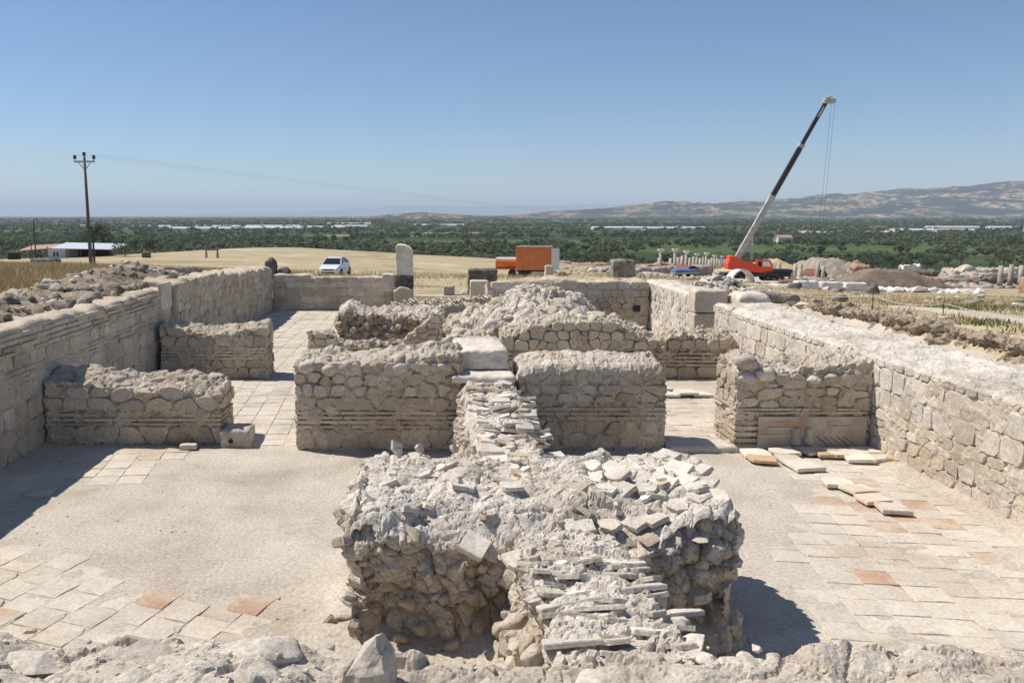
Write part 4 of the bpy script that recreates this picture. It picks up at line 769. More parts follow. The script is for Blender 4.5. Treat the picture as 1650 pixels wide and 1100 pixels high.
X, Y = np.meshgrid(np.arange(18, 142, 1.5), np.arange(98, 200, 1.5)); Z = tz(X, Y) + .12 + .25 * fbm(X * .4, Y * .4, 0, 4, 44)
Z = Z - .6 * sstep(.75, 1, np.maximum(np.abs((X - 80) / 62), np.abs((Y - 149) / 51)) + .15 * fbm(X * .1, Y * .1, 0, 3, 45)); nx, ny = X.shape[1], X.shape[0]; idx = np.arange(nx * ny).reshape(ny, nx)
tag(obj('excavated_ground', mesh('excavated_ground', np.stack([X, Y, Z], -1).reshape(-1, 3), np.stack([idx[:-1, :-1], idx[:-1, 1:], idx[1:, 1:], idx[1:, :-1]], -1).reshape(-1, 4), 'track', True)), kind='structure')
def rock_thing(name, label, x, y, s, mat='stone_grey', group=None, zs=.6, cat='rock'):
    tag(obj(name, pool('cobble' if rnd.random() < .4 else 'rock', mat, rnd.randrange(7)), None, (x, y, tz1(x, y) + s * zs * .25), (rnd.uniform(-.3, .3), rnd.uniform(-.3, .3), rnd.uniform(0, 6)), (s, s * .8, s * zs)), label, cat, group)
rock_thing('field_rock', 'grey weathered rock on the edge of the track', 14.3, 29.0, .62)
rock_thing('field_rock', 'dark brown boulder standing on the dry grass below the marble rubble', 24.2, 45.5, 1.1, 'stone_dark', zs=.9)
rock_thing('field_rock', 'dark lump of rock left of the dark boulder, by the white slabs', 19.9, 45.5, .95, 'stone_dark')
rock_thing('field_rock', 'flat grey rock between the two dark rocks below the rubble', 22.0, 45, .9, 'stone_grey', zs=.4)
rock_thing('field_rock', 'pale flat stone beside the iron stake', 11.6, 18.6, .35, 'stone_pale', zs=.4)
for k, (x, y) in enumerate([(17, 27.5), (18.3, 28.2), (19.4, 27.4), (16.2, 29.5), (20.5, 30), (21.5, 31), (19.8, 25.5), (22.5, 27), (21, 24.5), (18.8, 31.5), (24, 33), (25.5, 36), (22.6, 37), (17.2, 33), (26, 41), (28.5, 43), (20.5, 40)]):
    rock_thing('field_stone', 'pale stone lying in the dry grass of the right field', x, y, rnd.uniform(.28, .62), rnd.choice(('stone_grey', 'stone_pale')), 'stones lying in the right field', .5, 'stone')
for k, (x, y, lb) in enumerate([(11.4, 21.4, 'short iron stake with rope, middle of three beside the track'), (11.5, 18.6, 'short iron stake with rope, nearest to the viewer'), (11.3, 27.5, 'short iron stake with rope, farthest by the green weeds')]):
    MB_ = MB().tube((0, 0, -.1), (0, 0, .42), .012, .012, 6); s_ = tag(MB_.build('iron_stake', 'black_metal', loc=(x, y, tz1(x, y))), lb, 'stake', 'iron stakes along the track')
    MB().tube((0, 0, .4), (0, 0, .44), .02, .02, 6).build('tip', 'rust', s_)
def cable(name, pts, r, mat, label, cat, sag=0, n=16):
    b = MB(); q = []
    for i in range(len(pts) - 1):
        for k in range(n): t_ = k / n; p = Vector(pts[i]).lerp(Vector(pts[i + 1]), t_); p.z -= sag * 4 * t_ * (1 - t_); q.append(p)
    q.append(Vector(pts[-1]))
    for a, c in zip(q[:-1], q[1:]): b.tube(a, c, r, r, 5, False)
    return tag(b.build(name, mat), label, cat)
cable('rope', [(11.3, 27.5, tz1(11.3, 27.5) + .38), (11.4, 21.4, tz1(11.4, 21.4) + .38), (11.5, 18.6, tz1(11.5, 18.6) + .38), (11.9, 12, tz1(11.9, 12) + .34)], .007, 'rope', 'thin rope strung between the iron stakes', 'rope', .12)
# old stone blocks in the fields
def fieldblock(name, label, x, y, sx, sy, h, mat, cat='block', seed=0, rz=0, **kw):
    z = tz1(x, y); V, F = heap(-sx / 2, sx / 2, -sy / 2, sy / 2, flat(h), max(.06, sx / 22), seed, .03, .05, .1, zb=-.3, **kw)
    return tag(obj(name, mesh(name, V, F, mat, True), None, (x, y, z), (0, 0, rz)), label, cat)
fieldblock('dark_block', 'long dark pitted stone block in the left dry field', -28.0, 61.5, 1.9, .9, .72, 'stone_dark', seed=101)
fieldblock('dark_block', 'low dark stone row lying right of the power pole', -21.8, 61.5, 1.7, .6, .28, 'stone_dark', seed=102, cob=.06, cobs=3)
fieldblock('dark_block', 'small dark stone at the edge of the shed, right of the pole', -29.5, 82, .8, .5, .45, 'stone_dark', seed=103)
fieldblock('dark_block', 'small dark cube far off in the left field', -33.5, 100, .9, .7, .7, 'stone_dark', seed=104)
fieldblock('weathered_block', 'big grey squared boulder on the field behind the far right wall', 11.2, 48.5, 1.25, 1.0, 1.0, 'stone_grey', seed=105)
fieldblock('brick_pier', 'brick and stone wall stub at the right edge of the field', 62.0, 85, 3.2, 1.2, 1.7, 'red_brick', 'wall', seed=106)
for k, (x, y, lb) in enumerate([(8.9, 62, 'pale upright block in front of the trailer door'), (9.7, 61, 'orange-stained broken block right of the pale upright block')]):
    fieldblock('stone_block', lb, x, y, .55, .5, (1.0, .55)[k], ('stone_tan', 'earth')[k], seed=110 + k)
# rubble heaps beyond the right wall
o = wall('stone_heap', 'heap of white broken stones behind the corner blocks', 10.8, 14.2, 35.2, 37.6, lambda X, Y: tz(X, Y) + .1 + .62 * np.exp(-((X - 12.6) / .95) ** 2 - ((Y - 36.4) / .8) ** 2), 'stone_pale', 'rubble', res=.09, seed=120, atop=.04, aside=.02, edge=.05, zb=.2, cob=.12, cobs=3)
for k in range(170):
    x, y = rnd.gauss(12.6, .85), rnd.gauss(36.2, .6); piece('rock', rnd.choice(('stone_pale', 'far_marble', 'stone_pale', 'stone_grey')), (x, y, tz1(x, y) + .14 + .62 * math.exp(-((x - 12.6) / .95) ** 2 - ((y - 36.4) / .8) ** 2)), rnd.uniform(.14, .38), o)
def rockfield(name, label, pts, smin, smax, mat, zs=.6, zf=None):
    b = MB(); q = [np.array([v.co for v in pool('rock', mat, k).vertices]) for k in range(7)]; qf = [[tuple(p.vertices) for p in pool('rock', mat, k).polygons] for k in range(7)]
    zz = tz(pts[:, 0], pts[:, 1])
    for (x, y), z in zip(pts, zz):
        k = rnd.randrange(7); s = rnd.uniform(smin, smax) * rnd.choice((.6, 1, 1, 1.4)); a = rnd.uniform(0, 6.28); c, sn = math.cos(a), math.sin(a); v = q[k]
        if zf: z += zf(x, y)
        b.add(np.c_[x + s * (v[:, 0] * c - v[:, 1] * sn), y + s * (v[:, 0] * sn + v[:, 1] * c), z + s * zs * (v[:, 2] + .2)], qf[k])
    return tag(b.build(name, mat), label, 'rubble', kind='stuff')
rockfield('rubble_scatter', 'scattered stones behind the sunlit side wall', scatter(110, 8.6, 11.4, 31.5, 36), .12, .34, 'stone_pale')
rockfield('marble_rubble', 'long row of white marble fragments in front of the grey mound', np.c_[rg.uniform(34, 47, 150), 72 + rg.normal(0, 1.1, 150)], .4, 1.0, 'far_marble')
rockfield('marble_rubble', 'white and tan fragments lying near the crane', np.c_[rg.uniform(24, 34, 90), 70 + rg.normal(0, 1.6, 90)], .3, .9, 'far_marble')
for k in range(3):
    x = 30.2 + k * 1.95; o = fieldblock('marble_slab', ('left', 'middle', 'right')[k] + ' one of three white marble blocks left of the marble fragments', x, 67, 1.7, .9, .75, 'far_marble', 'block', seed=130 + k)
def wedge(n, r0, r1, y0, y1):
    y = rg.uniform(y0, y1, n); return np.c_[y * rg.uniform(r0, r1, n), y]
rockfield('ruin_rubble', 'grey and tan rubble spread over the excavated quarter', np.r_[wedge(520, .44, .74, 112, 175), wedge(260, .5, .72, 128, 150), scatter(160, 22, 62, 140, 185), wedge(130, .42, .74, 104, 114)], .4, 1.5, 'far_stone')
rockfield('ruin_rubble', 'dark brown rubble in the excavated quarter', np.r_[wedge(170, .52, .7, 116, 160)], .5, 1.7, 'stone_dark')
rockfield('rubble_scatter', 'stones strewn along the far edge of the field behind the orange trailer', np.r_[scatter(150, 14, 44, 84, 118), scatter(60, 16, 34, 95, 128)], .3, .9, 'far_stone')
o = wall('grey_mound', 'flat topped grey earth mound in the excavated quarter', 48, 61, 96, 103, lambda X, Y: tz(X, Y) + 2.0 * np.clip(np.minimum(np.minimum((X - 48) / 4.2, (61 - X) / 4.6), np.minimum((Y - 96) / 2.2, (103 - Y) / 2.2)), 0, 1), 'brown_earth', 'mound', res=.3, seed=140, atop=.05, aside=0, edge=.01, zb=-6, grit=.03)
wall('spoil_mound', 'golden grassy mound behind the crane', 56, 71, 152, 172, lambda X, Y: tz(X, Y) + 3.2 * np.clip(np.minimum(np.minimum((X - 56) / 11, (71 - X) / 4), np.minimum((Y - 152) / 8, (172 - Y) / 8)), 0, 1), 'dry_grass', 'mound', res=.7, seed=141, atop=.2, aside=0, edge=.01, zb=-12, grit=.03)
wall('spoil_mound', 'pale earth and rubble mound right of the golden mound', 66, 84, 146, 166, lambda X, Y: tz(X, Y) + 3.4 * np.clip(np.minimum(np.minimum((X - 66) / 6, (84 - X) / 10), np.minimum((Y - 146) / 7, (166 - Y) / 7)), 0, 1), 'far_stone', 'mound', res=.4, seed=142, atop=.3, aside=0, edge=.01, zb=-12, grit=.1, cob=.5, cobs=.7)
RW = [(53, 120, 8, 1.2, .9, 'far_stone', 'low pale ruined wall right of the crane'), (59, 124, 9, 1.2, 1.0, 'far_stone', 'long pale ruined wall below the rubble mound'), (72, 140, 3.2, 2.4, 3.2, 'red_brick', 'tall brown ruin stump right of the rubble mound'), (80, 141, 10, 3, 2.2, 'stone_dark', 'dark rubble ruin right of the brown stump'), (74, 122, 13, 2, 1.7, 'red_brick', 'long brown earth wall behind the grey mound'),
      (81, 121, 9, 3, 1.8, 'stone_dark', 'dark brown wall at the right of the excavated quarter'), (86, 150, 3, 2.5, 3.2, 'far_marble', 'pink and white masonry stub among the dark rubble'), (101, 152, 14, 4, 2.4, 'far_stone', 'pale ruined wall at the far right edge'), (30, 128, 26, 2, .9, 'far_stone', 'long low wall left of the colonnade'), (33, 140, 18, 2, 1.3, 'red_brick', 'brown earth wall behind the single column'), (24, 108, 7, 1.4, .8, 'far_stone', 'low stone row behind the grey squared boulder'), (42, 92, 7, 1, .7, 'red_brick', 'brick footing below the crane wheels'),
      (68, 112, 12, 1.4, .6, 'stone_dark', 'low dark wall line right of the grey mound'), (70, 106, 14, 1.2, .5, 'far_stone', 'low pale wall line before the three columns'), (62, 132, 7, 1.4, 1.1, 'far_stone', 'pale wall fragment in front of the rust red shelter'), (92, 139, 10, 2.5, 1.8, 'far_stone', 'tan ruined wall behind the three columns'), (77, 131, 8, 2, 1.3, 'far_stone', 'broken pale wall in the middle of the excavated quarter'), (58, 108, 9, 1.2, .5, 'stone_dark', 'dark trench wall left of the grey mound')]
for k, (x, y, sx, sy, h, mt, lb) in enumerate(RW):
    z = tz1(x, y); V, F = heap(-sx / 2, sx / 2, -sy / 2, sy / 2, lambda X, Y: h * (.75 + .4 * fbm(X * .5, Y * .5, 0, 3, 150 + k)), .22, 150 + k, .12, .12, .3, zb=-2, cob=.3, cobs=1.2, grit=.06)
    tag(obj('ruined_wall', mesh('ruined_wall', V, F, mt, True), None, (x, y, z), (0, 0, rnd.uniform(-.12, .12))), lb, 'wall')
# columns
def column(h, r, capital=True):
    root = empty('column'); MB().box(-r * 1.5, r * 1.5, -r * 1.5, r * 1.5, -1.2, .12).lathe([(r * 1.45, .12), (r * 1.5, .2), (r * 1.2, .3)], 12).build('base', 'far_stone', root)
    MB().lathe([(r, .28), (r * 1.02, h * .3), (r * .86, h * .9)], 12).build('shaft', 'far_stone', root, True)
    if capital: MB().lathe([(r * .86, h * .9), (r * 1.0, h * .93), (r * 1.5, h * .99)], 12).box(-r * 1.5, r * 1.5, -r * 1.5, r * 1.5, h * .985, h * 1.05).build('capital', 'far_marble', root)
    return root
cA, cB = column(3.75, .3), column(3.3, .3, False)
def putcol(src, x, y, label, group=None, sc_=1.0):
    c = copy_tree(src); c.location = (x, y, tz1(x, y)); c.scale = (1, 1, sc_); tag(c, label, 'column', group); return c
putcol(cA, 38.4, 139, 'lone column standing left of the colonnade')
putcol(cA, 40.5, 138, 'first column of the colonnade with a broad white capital', None, 1.05)
for k in range(1, 19):
    t_ = k / 18; putcol(cB if k % 3 else cA, 40.6 + 32 * t_, 139 + 64 * t_, 'pale column in the receding colonnade left of the crane', 'columns of the long colonnade', rnd.uniform(.86, 1.03))
for k in range(7): putcol(cB, 40.3 + 4.6 * k - 1.6, 141 + 9.2 * k, 'brown shaded column in the second row of the colonnade', 'second row of the colonnade', rnd.uniform(.8, .95))
for k in range(6): putcol(cB, 58 + 1.3 * k, 141 - 1.2 * k + 2 * (k % 2), 'pale column stump just right of the crane', 'column stumps right of the crane', rnd.uniform(.7, 1.0))
for k in range(3): putcol(cB, 71.0 + 1.55 * k, 104 + .4 * k, ('left', 'middle', 'right')[k] + ' one of three pale columns near the right edge', 'three columns near the right edge', (.95, 1.0, .97)[k])
for k in range(4): putcol(cB, 54 + 1.8 * k, 131 + k, 'short pale column behind the crane truck', 'short columns behind the crane', .62)
for src in (cA, cB):
    for ch in list(src.children): bpy.data.objects.remove(ch)
    bpy.data.objects.remove(src)
# metal hoop, rust sheds, blue cart
def arc(r, w_, th, mat, name, n=18, a0=0, a1=math.pi):
    b = MB(); S = []
    for i in range(n + 1):
        a = a0 + (a1 - a0) * i / n; c, s = math.cos(a), math.sin(a); S.append([(r * c, -w_ / 2, r * s), ((r - th) * c, -w_ / 2, (r - th) * s), ((r - th) * c, w_ / 2, (r - th) * s), (r * c, w_ / 2, r * s)])
    return b.loft(S)
h_ = tag(arc(1.8, 1.1, .18, None, '').build('metal_hoop', 'white_paint', loc=(37.2, 100, tz1(37.2, 100) - .3), rot=(0, 0, .35)), 'white half round hoop standing in front of the crane', 'hoop')
for k, (x, y, r, lb) in enumerate([(37.6, 122, 1.05, 'rust red half round shelter left of the crane'), (65, 141, 1.25, 'rust red half round shelter among the ruins right of the crane')]):
    o = tag(arc(r, 3, .1, None, '').build('round_shelter', 'rust', loc=(x, y, tz1(x, y) + .6), rot=(0, 0, .3)), lb, 'shelter'); MB().box(-r, r, -1.4, 1.4, -1.0, .02).build('base', 'far_stone', o)
    MB().loft([[(r * .95 * math.cos(math.pi * i / 10), yy, r * .95 * math.sin(math.pi * i / 10)) for i in range(11)] for yy in (1.2, 1.3)]).build('end_panel', 'rust', o)
ct = empty('flatbed_cart', (34.2, 112, tz1(34.2, 112)), .2, label='flat cart under a blue tarpaulin left of the crane', cat='cart'); ct.scale = (.8, .8, .72)
V, F = heap(-2.0, 2.0, -.9, .9, lambda X, Y: 1.55 + .12 * fbm(X, Y, 0, 3, 3), .12, 5, .05, .02, .1, zb=1.1); obj('tarpaulin', mesh('tarpaulin', V, F, 'blue_tarp', True), ct)
MB().box(-2.1, 2.1, -.9, .9, .75, 1.05).build('bed', 'grey_metal', ct)
for x in (-1.2, 1.2):
    for y in (-.85, .85): MB().tube((x, y - .12, .38), (x, y + .12, .38), .38, .38, 14).build('wheel', 'rubber', ct)

# ---- power pole, lamp post, wires
px, py = -29.7, 74.0; pz = tz1(px, py)
pole = empty('power_pole', (px, py, pz), label='tall wooden power pole with three insulators in the left field', cat='power pole')
MB().tube((0, 0, -.3), (-.04, 0, 9.45), .17, .1, 10).build('post', 'old_wood', pole, True)
MB().box(-.93, .85, -.07, .07, 8.98, 9.14).build('crossarm', 'grey_metal', pole); MB().tube((-.04, 0, 8.3), (-.55, 0, 8.98), .035, .035, 6).tube((-.04, 0, 8.3), (.47, 0, 8.98), .035, .035, 6).build('brace', 'grey_metal', pole)
for x, z in ((-.86, 9.14), (-.04, 9.4), (.78, 9.14)): MB().lathe([(.03, 0), (.03, .12), (.14, .14), (.15, .26), (.1, .28), (.14, .32), (.13, .44), (.05, .48)], 10, (x, 0, z)).build('insulator', 'porcelain', pole)
for k, (x, z) in enumerate(((-.86, 9.6), (-.04, 9.86), (.78, 9.6))):
    cable('power_line', [(px + x, py, pz + z), (px + x + 300, py + 210 + 3 * k, pz + z - 14)], .007, 'grey_metal', ('left', 'middle', 'right')[k] + ' insulator cable sagging from the pole to the right', 'cable', 5, 40)
    cable('power_line', [(px + x, py, pz + z), (px + x - 110, py - 6 + 2 * k, pz + z - 3)], .006, 'grey_metal', ('left', 'middle', 'right')[k] + ' insulator cable running from the pole out of view to the left', 'cable', 1.2, 20)
lx, ly = -27.8, 70.0; lamp = empty('lamp_post', (lx, ly, tz1(lx, ly)), label='dark bent arm lamp post right beside the power pole', cat='lamp post')
MB().tube((0, 0, -.2), (-.02, 0, 3.1), .1, .075, 8).build('post', 'black_metal', lamp); MB().tube((-.02, 0, 3.05), (-.12, 0, 3.32), .06, .05, 8).tube((-.12, 0, 3.32), (-.55, 0, 3.48), .05, .045, 8).build('arm', 'black_metal', lamp)
MB().box(-1.0, -.5, -.12, .12, 3.42, 3.52, .02).build('lamp_head', 'grey_metal', lamp)
lp2 = empty('lamp_post', (-48.5, 104, tz1(-48.5, 104)), label='thin dark lamp post left of the shed', cat='lamp post'); MB().tube((0, 0, -.2), (0, 0, 4.9), .09, .07, 8).build('post', 'black_metal', lp2); MB().tube((0, 0, 4.9), (.6, 0, 5.05), .05, .04, 8).build('arm', 'black_metal', lp2)
for k, (x, y) in enumerate(((-41.6, 92), (-24.5, 52))): tag(MB().tube((0, 0, -.2), (0, 0, 1.5), .035, .03, 6).box(-.06, .06, -.03, .03, 1.42, 1.56).build('marker_stake', 'old_wood', loc=(x, y, tz1(x, y))), ('thin stake standing before the shed', 'thin stake in the tall dry grass of the left field')[k], 'stake')
# ---- shed
sx_, sy_ = -45.5, 112; sz_ = min(tz1(sx_ - 6, sy_), tz1(sx_ + 6, sy_)) - .1
shed = empty('open_shed', (sx_, sy_, sz_), .06, label='long open shed with pale sheet metal roof at the field edge', cat='shed'); shed.scale = (.84, .84, .8)
MB().add([(-4.2, -3.4, 1.95), (5.6, -3.4, 1.75), (5.6, 3.4, 2.45), (-4.2, 3.4, 2.65), (-4.2, -3.4, 2.03), (5.6, -3.4, 1.83), (5.6, 3.4, 2.53), (-4.2, 3.4, 2.73)], [(3, 2, 1, 0), (4, 5, 6, 7), (0, 1, 5, 4), (1, 2, 6, 5), (2, 3, 7, 6), (3, 0, 4, 7)]).build('roof', 'sheet_metal', shed)
for x in (-2, .2, 2.4, 4.6, 5.4):
    for y in (-3.1, 3.1): MB().box(x - .06, x + .06, y - .06, y + .06, 0, 1.85).build('post', 'old_wood', shed)
MB().box(-2.0, 3.2, 2.2, 2.35, 0, 2.1).build('rear_wall', 'old_wood', shed)
hw = MB().box(-5.0, -2.05, -2.6, 2.6, 0, 1.9).build('white_room', 'white_wall', shed)
for x in (-4.0, -3.5): MB().box(x - .16, x + .16, -2.63, -2.595, .7, 1.4).build('window', 'glass', shed)
MB().add([(-9.4, -3, 1.55), (-4.25, -3, 1.95), (-4.25, 3, 2.5), (-9.4, 3, 2.2), (-9.4, -3, 1.63), (-4.25, -3, 2.03), (-4.25, 3, 2.58), (-9.4, 3, 2.28)], [(3, 2, 1, 0), (4, 5, 6, 7), (0, 1, 5, 4), (1, 2, 6, 5), (2, 3, 7, 6), (3, 0, 4, 7)]).build('side_roof', 'roof_brown', shed)
for x in (-9.2, -7.6, -6.0): MB().box(x - .06, x + .06, -2.8, -2.68, 0, 1.7).build('post', 'old_wood', shed)
for k, (x, y, w2) in enumerate(((-10.2, -2.2, 1.6), (.5, 0, 2.2), (3.2, .5, 1.5))): MB().box(x - w2 / 2, x + w2 / 2, y - .5, y + .5, 0, (1.3, .9, .8)[k], .06).build('stored_crate', 'dark_void', shed)
# wooden trestle
tr = empty('wood_trestle', (-25.7, 100, tz1(-25.7, 100)), .2, label='brown wooden trestle standing in the far dry field', cat='trestle')
for x in (-.65, .65):
    for s in (-1, 1): MB().tube((x + .1 * s, .35 * s, -.1), (x, 0, .95), .07, .07, 6).build('leg', 'wood', tr)
MB().box(-.85, .85, -.09, .09, .9, 1.06).build('beam', 'wood', tr)

# ---- cars
def make_car(name, paintm, label):
    root = empty(name, label=label, cat='car')
    st_ = [(-2.03, .62, .34, .52, .60), (-1.95, .76, .24, .58, .70), (-1.6, .86, .2, .62, .84), (-.95, .89, .2, .66, .96), (-.2, .9, .2, .68, 1.0), (.8, .9, .2, .68, 1.02), (1.5, .88, .22, .68, 1.04), (1.95, .8, .28, .66, 1.0), (2.05, .7, .4, .62, .9)]
    MB().loft([[(-w_ * .93, y, zb), (w_ * .93, y, zb), (w_, y, zm * .75), (w_ * .98, y, zm), (w_ * .86, y, zt), (-w_ * .86, y, zt), (-w_ * .98, y, zm), (-w_, y, zm * .75)] for y, w_, zb, zm, zt in st_]).build('body', paintm, root)
    cb = [(-1.0, .74, .76, .96), (-.32, .70, .60, 1.40), (.2, .70, .59, 1.47), (.9, .70, .58, 1.45), (1.45, .70, .56, 1.33), (1.85, .70, .66, 1.02)]
    MB().loft([[(-a, y, .95), (a, y, .95), (b_, y, z - .015), (-b_, y, z - .015)] for y, a, b_, z in cb]).build('window', 'glass', root)
    MB().loft([[(-b_ * 1.0, y, z - .05), (b_ * 1.0, y, z - .05), (b_ * .94, y, z + .015), (-b_ * .94, y, z + .015)] for y, a, b_, z in cb[1:5]]).build('roof', paintm, root)
    for s in (-1, 1):
        p = MB()
        for (y0, z0, y1, z1, a, b_) in ((-1.0, .96, -.32, 1.40, .755, .61), (.28, .98, .25, 1.42, .72, .60), (1.05, .98, 1.2, 1.36, .72, .59), (1.85, 1.0, 1.45, 1.33, .71, .57)): p.tube((s * a, y0, z0), (s * b_, y1, z1), .035, .035, 6)
        p.build('pillar', paintm, root)
        MB().box(s * .96 - .09, s * .96 + .09, -.72, -.58, .98, 1.1, .02).build('mirror', paintm, root)
        MB().add([(s * .46, -2.02, .62), (s * .80, -1.86, .66), (s * .80, -1.80, .76), (s * .48, -1.93, .70)], [(0, 1, 2, 3), (3, 2, 1, 0)]).build('headlight', 'lamp_glass', root)
        MB().box(s * .60 - .08, s * .60 + .08, -2.035, -1.98, .40, .47).build('fog_light', 'lamp_glass', root)
        for y in (-1.28, 1.28):
            wh = MB().tube((s * .74, y, .32), (s * .915, y, .32), .33, .33, 18).build('wheel', 'rubber', root); MB().tube((s * .9, y, .32), (s * .925, y, .32), .2, .18, 12).build('rim', 'grey_metal', wh)
        MB().box(s * .9 - .008, s * .9 + .012, -.1, .06, .80, .83).box(s * .9 - .008, s * .9 + .012, .85, 1.0, .80, .83).build('door_handle', 'grey_metal', root)
    MB().box(-.45, .45, -2.06, -1.99, .545, .635).build('grille', 'black_metal', root); MB().box(-.5, .5, -2.05, -1.98, .3, .40).build('air_intake', 'black_metal', root); MB().box(-.24, .24, -2.075, -2.06, .43, .53).build('licence_plate', 'white_paint', root)
    return root
car = make_car('parked_car', 'white_paint', 'white hatchback parked on the dry field behind the far wall'); car.location = (-7.5, 67.5, tz1(-7.5, 67.5)); car.rotation_euler = (0, 0, R(-9))
car2 = make_car('parked_car', 'silver_paint', 'silver car mostly hidden under the orange box trailer'); car2.location = (10.2, 81.5, tz1(10.2, 81.5)); car2.rotation_euler = (0, 0, R(-72))
# ---- trailers
tx, ty = 9.7, 75.0; tzz = tz1(tx, ty)
tl = empty('box_trailer', (tx, ty, tzz), R(-13), label='orange box trailer with a pale door panel on its right end', cat='trailer')
MB().box(-1.75, 1.35, -1.05, 1.05, .78, 2.78, .02).build('box', 'orange_paint', tl)
MB().box(1.36, 2.05, -1.05, -1.0, .85, 2.7).build('open_door', 'plastic', tl)
for k in range(7): MB().box(-1.6 + .46 * k, -1.57 + .46 * k, -1.07, -1.051, .82, 2.74).build('seam', 'orange_paint', tl)
MB().box(-1.76, 1.36, -1.08, 1.08, 2.78, 2.84).build('roof', 'roof_brown', tl); MB().box(-1.7, 1.3, -.5, -.4, .6, .77).box(-1.7, 1.3, .4, .5, .6, .77).build('chassis', 'black_metal', tl)
for s in (-1, 1): MB().tube((-1.0, s * .8 - .1, .34), (-1.0, s * .8 + .1, .34), .34, .34, 16).build('wheel', 'rubber', tl)
MB().box(-1.6, -.5, -.3, .3, .35, .6).build('toolbox', 'black_metal', tl); MB().tube((-1.7, 0, .66), (-2.7, -.2, .1), .06, .06, 6).build('drawbar', 'black_metal', tl)
tk = empty('tank_trailer', (6.9, 77, tz1(6.9, 77)), R(-8), label='orange cylindrical tank trailer left of the box trailer', cat='trailer')
MB().tube((-.7, 0, 1.25), (1.5, 0, 1.25), .5, .5, 20).build('tank', 'orange_paint', tk); MB().loft([[(x, .51 * math.cos(a), 1.25 + .52 * math.sin(a)) for a in np.linspace(R(45), R(135), 7)] + [(x, .45 * math.cos(a), 1.25 + .45 * math.sin(a)) for a in np.linspace(R(135), R(45), 7)] for x in (-.6, 1.4)]).build('top_sheet', 'sheet_metal', tk)
MB().box(-.8, 1.6, -.35, .35, .66, .78).build('chassis', 'orange_paint', tk); MB().tube((-.8, 0, .72), (-1.9, 0, .68), .05, .05, 6).build('drawbar', 'black_metal', tk)
for s in (-1, 1): MB().tube((.8, s * .6 - .1, .34), (.8, s * .6 + .1, .34), .34, .34, 16).build('wheel', 'rubber', tk)
MB().tube((-.7, 0, .66), (-.7, 0, -.1), .05, .05, 6).build('jockey_leg', 'black_metal', tk)

# ---- crane
kx, ky = 45.6, 121.0; kz = tz1(kx, ky)
cr = empty('mobile_crane', (kx, ky, kz), R(-4), label='red mobile crane with long black and grey boom raised to the right', cat='crane')
MB().box(-3.2, 6.2, -1.25, 1.25, .75, 1.25, .05).box(2.6, 6.4, -1.1, 1.1, 1.25, 1.75, .08).build('carrier', 'black_metal', cr)
for x in (-2.2, -.7, 3.0, 4.6):
    for s in (-1, 1):
        wh = MB().tube((x, s * 1.05 - .2, .55), (x, s * 1.05 + .2, .55), .55, .55, 16).build('wheel', 'rubber', cr); MB().tube((x, s * 1.27 - .02, .55), (x, s * 1.27 + .02, .55), .25, .25, 10).build('hub', 'rust', wh)
MB().tube((.2, 0, 1.25), (.2, 0, 1.6), 1.0, 1.0, 18).build('turntable', 'black_metal', cr)
MB().loft([[(-2.6, y, 1.75), (-1.0, y, 1.6), (2.6, y, 1.2), (3.6, y, 1.25), (3.4, y, 1.9), (1.2, y, 2.55), (-.6, y, 3.0), (-1.4, y, 3.35), (-2.4, y, 3.3), (-2.65, y, 2.6)] for y in (-1.1, 1.1)]).build('upper_body', 'red_paint', cr)
MB().box(-2.5, -1.5, -.8, .8, 3.25, 3.65, .1).build('winch_cover', 'red_paint', cr)
cabp = MB().loft([[(1.35, y, 1.6), (3.5, y, 1.5), (3.55, y, 2.4), (3.1, y, 3.1), (1.3, y, 3.15)] for y in (-1.35, -.45)]).build('cab', 'red_paint', cr)
MB().add([(2.1, -1.365, 2.2), (3.3, -1.365, 2.2), (2.95, -1.365, 2.9), (2.1, -1.365, 2.9)], [(0, 1, 2, 3)]).build('window', 'lamp_glass', cabp); MB().add([(1.45, -1.365, 2.2), (1.95, -1.365, 2.2), (1.95, -1.365, 2.9), (1.45, -1.365, 2.9)], [(0, 1, 2, 3)]).build('window', 'glass', cabp)
A0 = Vector((-1.3, 0, 3.0)); A1 = Vector((9.95, 0, 25.2)); D = (A1 - A0).normalized(); side = Vector((0, 1, 0)); upv = D.cross(side).normalized()
def boomsec(a, b_, hh, ww): 
    P, Q = A0 + D * a, A0 + D * b_; return MB().loft([[c + side * (ww * s1) + upv * (hh * s2) for s1, s2 in ((-.5, -.5), (.5, -.5), (.5, .5), (-.5, .5))] for c in (P, Q)])
LB = (A1 - A0).length
boomsec(-.6, LB * .40, .74, .6).build('boom_section', 'light_metal', cr); s2 = boomsec(LB * .40, LB * .72, .62, .5).build('boom_section', 'black_metal', cr); s3 = boomsec(LB * .72, LB * .985, .5, .4).build('boom_section', 'black_metal', cr)
for f_, h_, w_ in ((.40, .8, .66), (.72, .74, .6)): boomsec(LB * f_ - .25, LB * f_ + .3, h_, w_).build('collar', 'light_metal', cr)
boomsec(LB * .41, LB * .70, .08, .52).build('guide_rail', 'light_metal', cr).location = upv * -.34
for k in range(6): boomsec(LB * .90 + .26 * k, LB * .90 + .26 * k + .16, .24, .425).build('boom_marking', 'white_paint', s3)
MB().box(-.55, 1.1, -.5, .5, -.35, .3, .1).tube((-.3, -.45, .35), (.5, -.45, .55), .14, .14, 8).tube((.8, -.3, -.1), (.8, .3, -.1), .3, .3, 12).build('boom_head', 'light_metal', cr, loc=A1 + D * -.1)
MB().tube(Vector((.9, 0, 2.2)), A0 + D * 5.2 + upv * .3, .2, .15, 10).build('lift_cylinder', 'light_metal', cr)
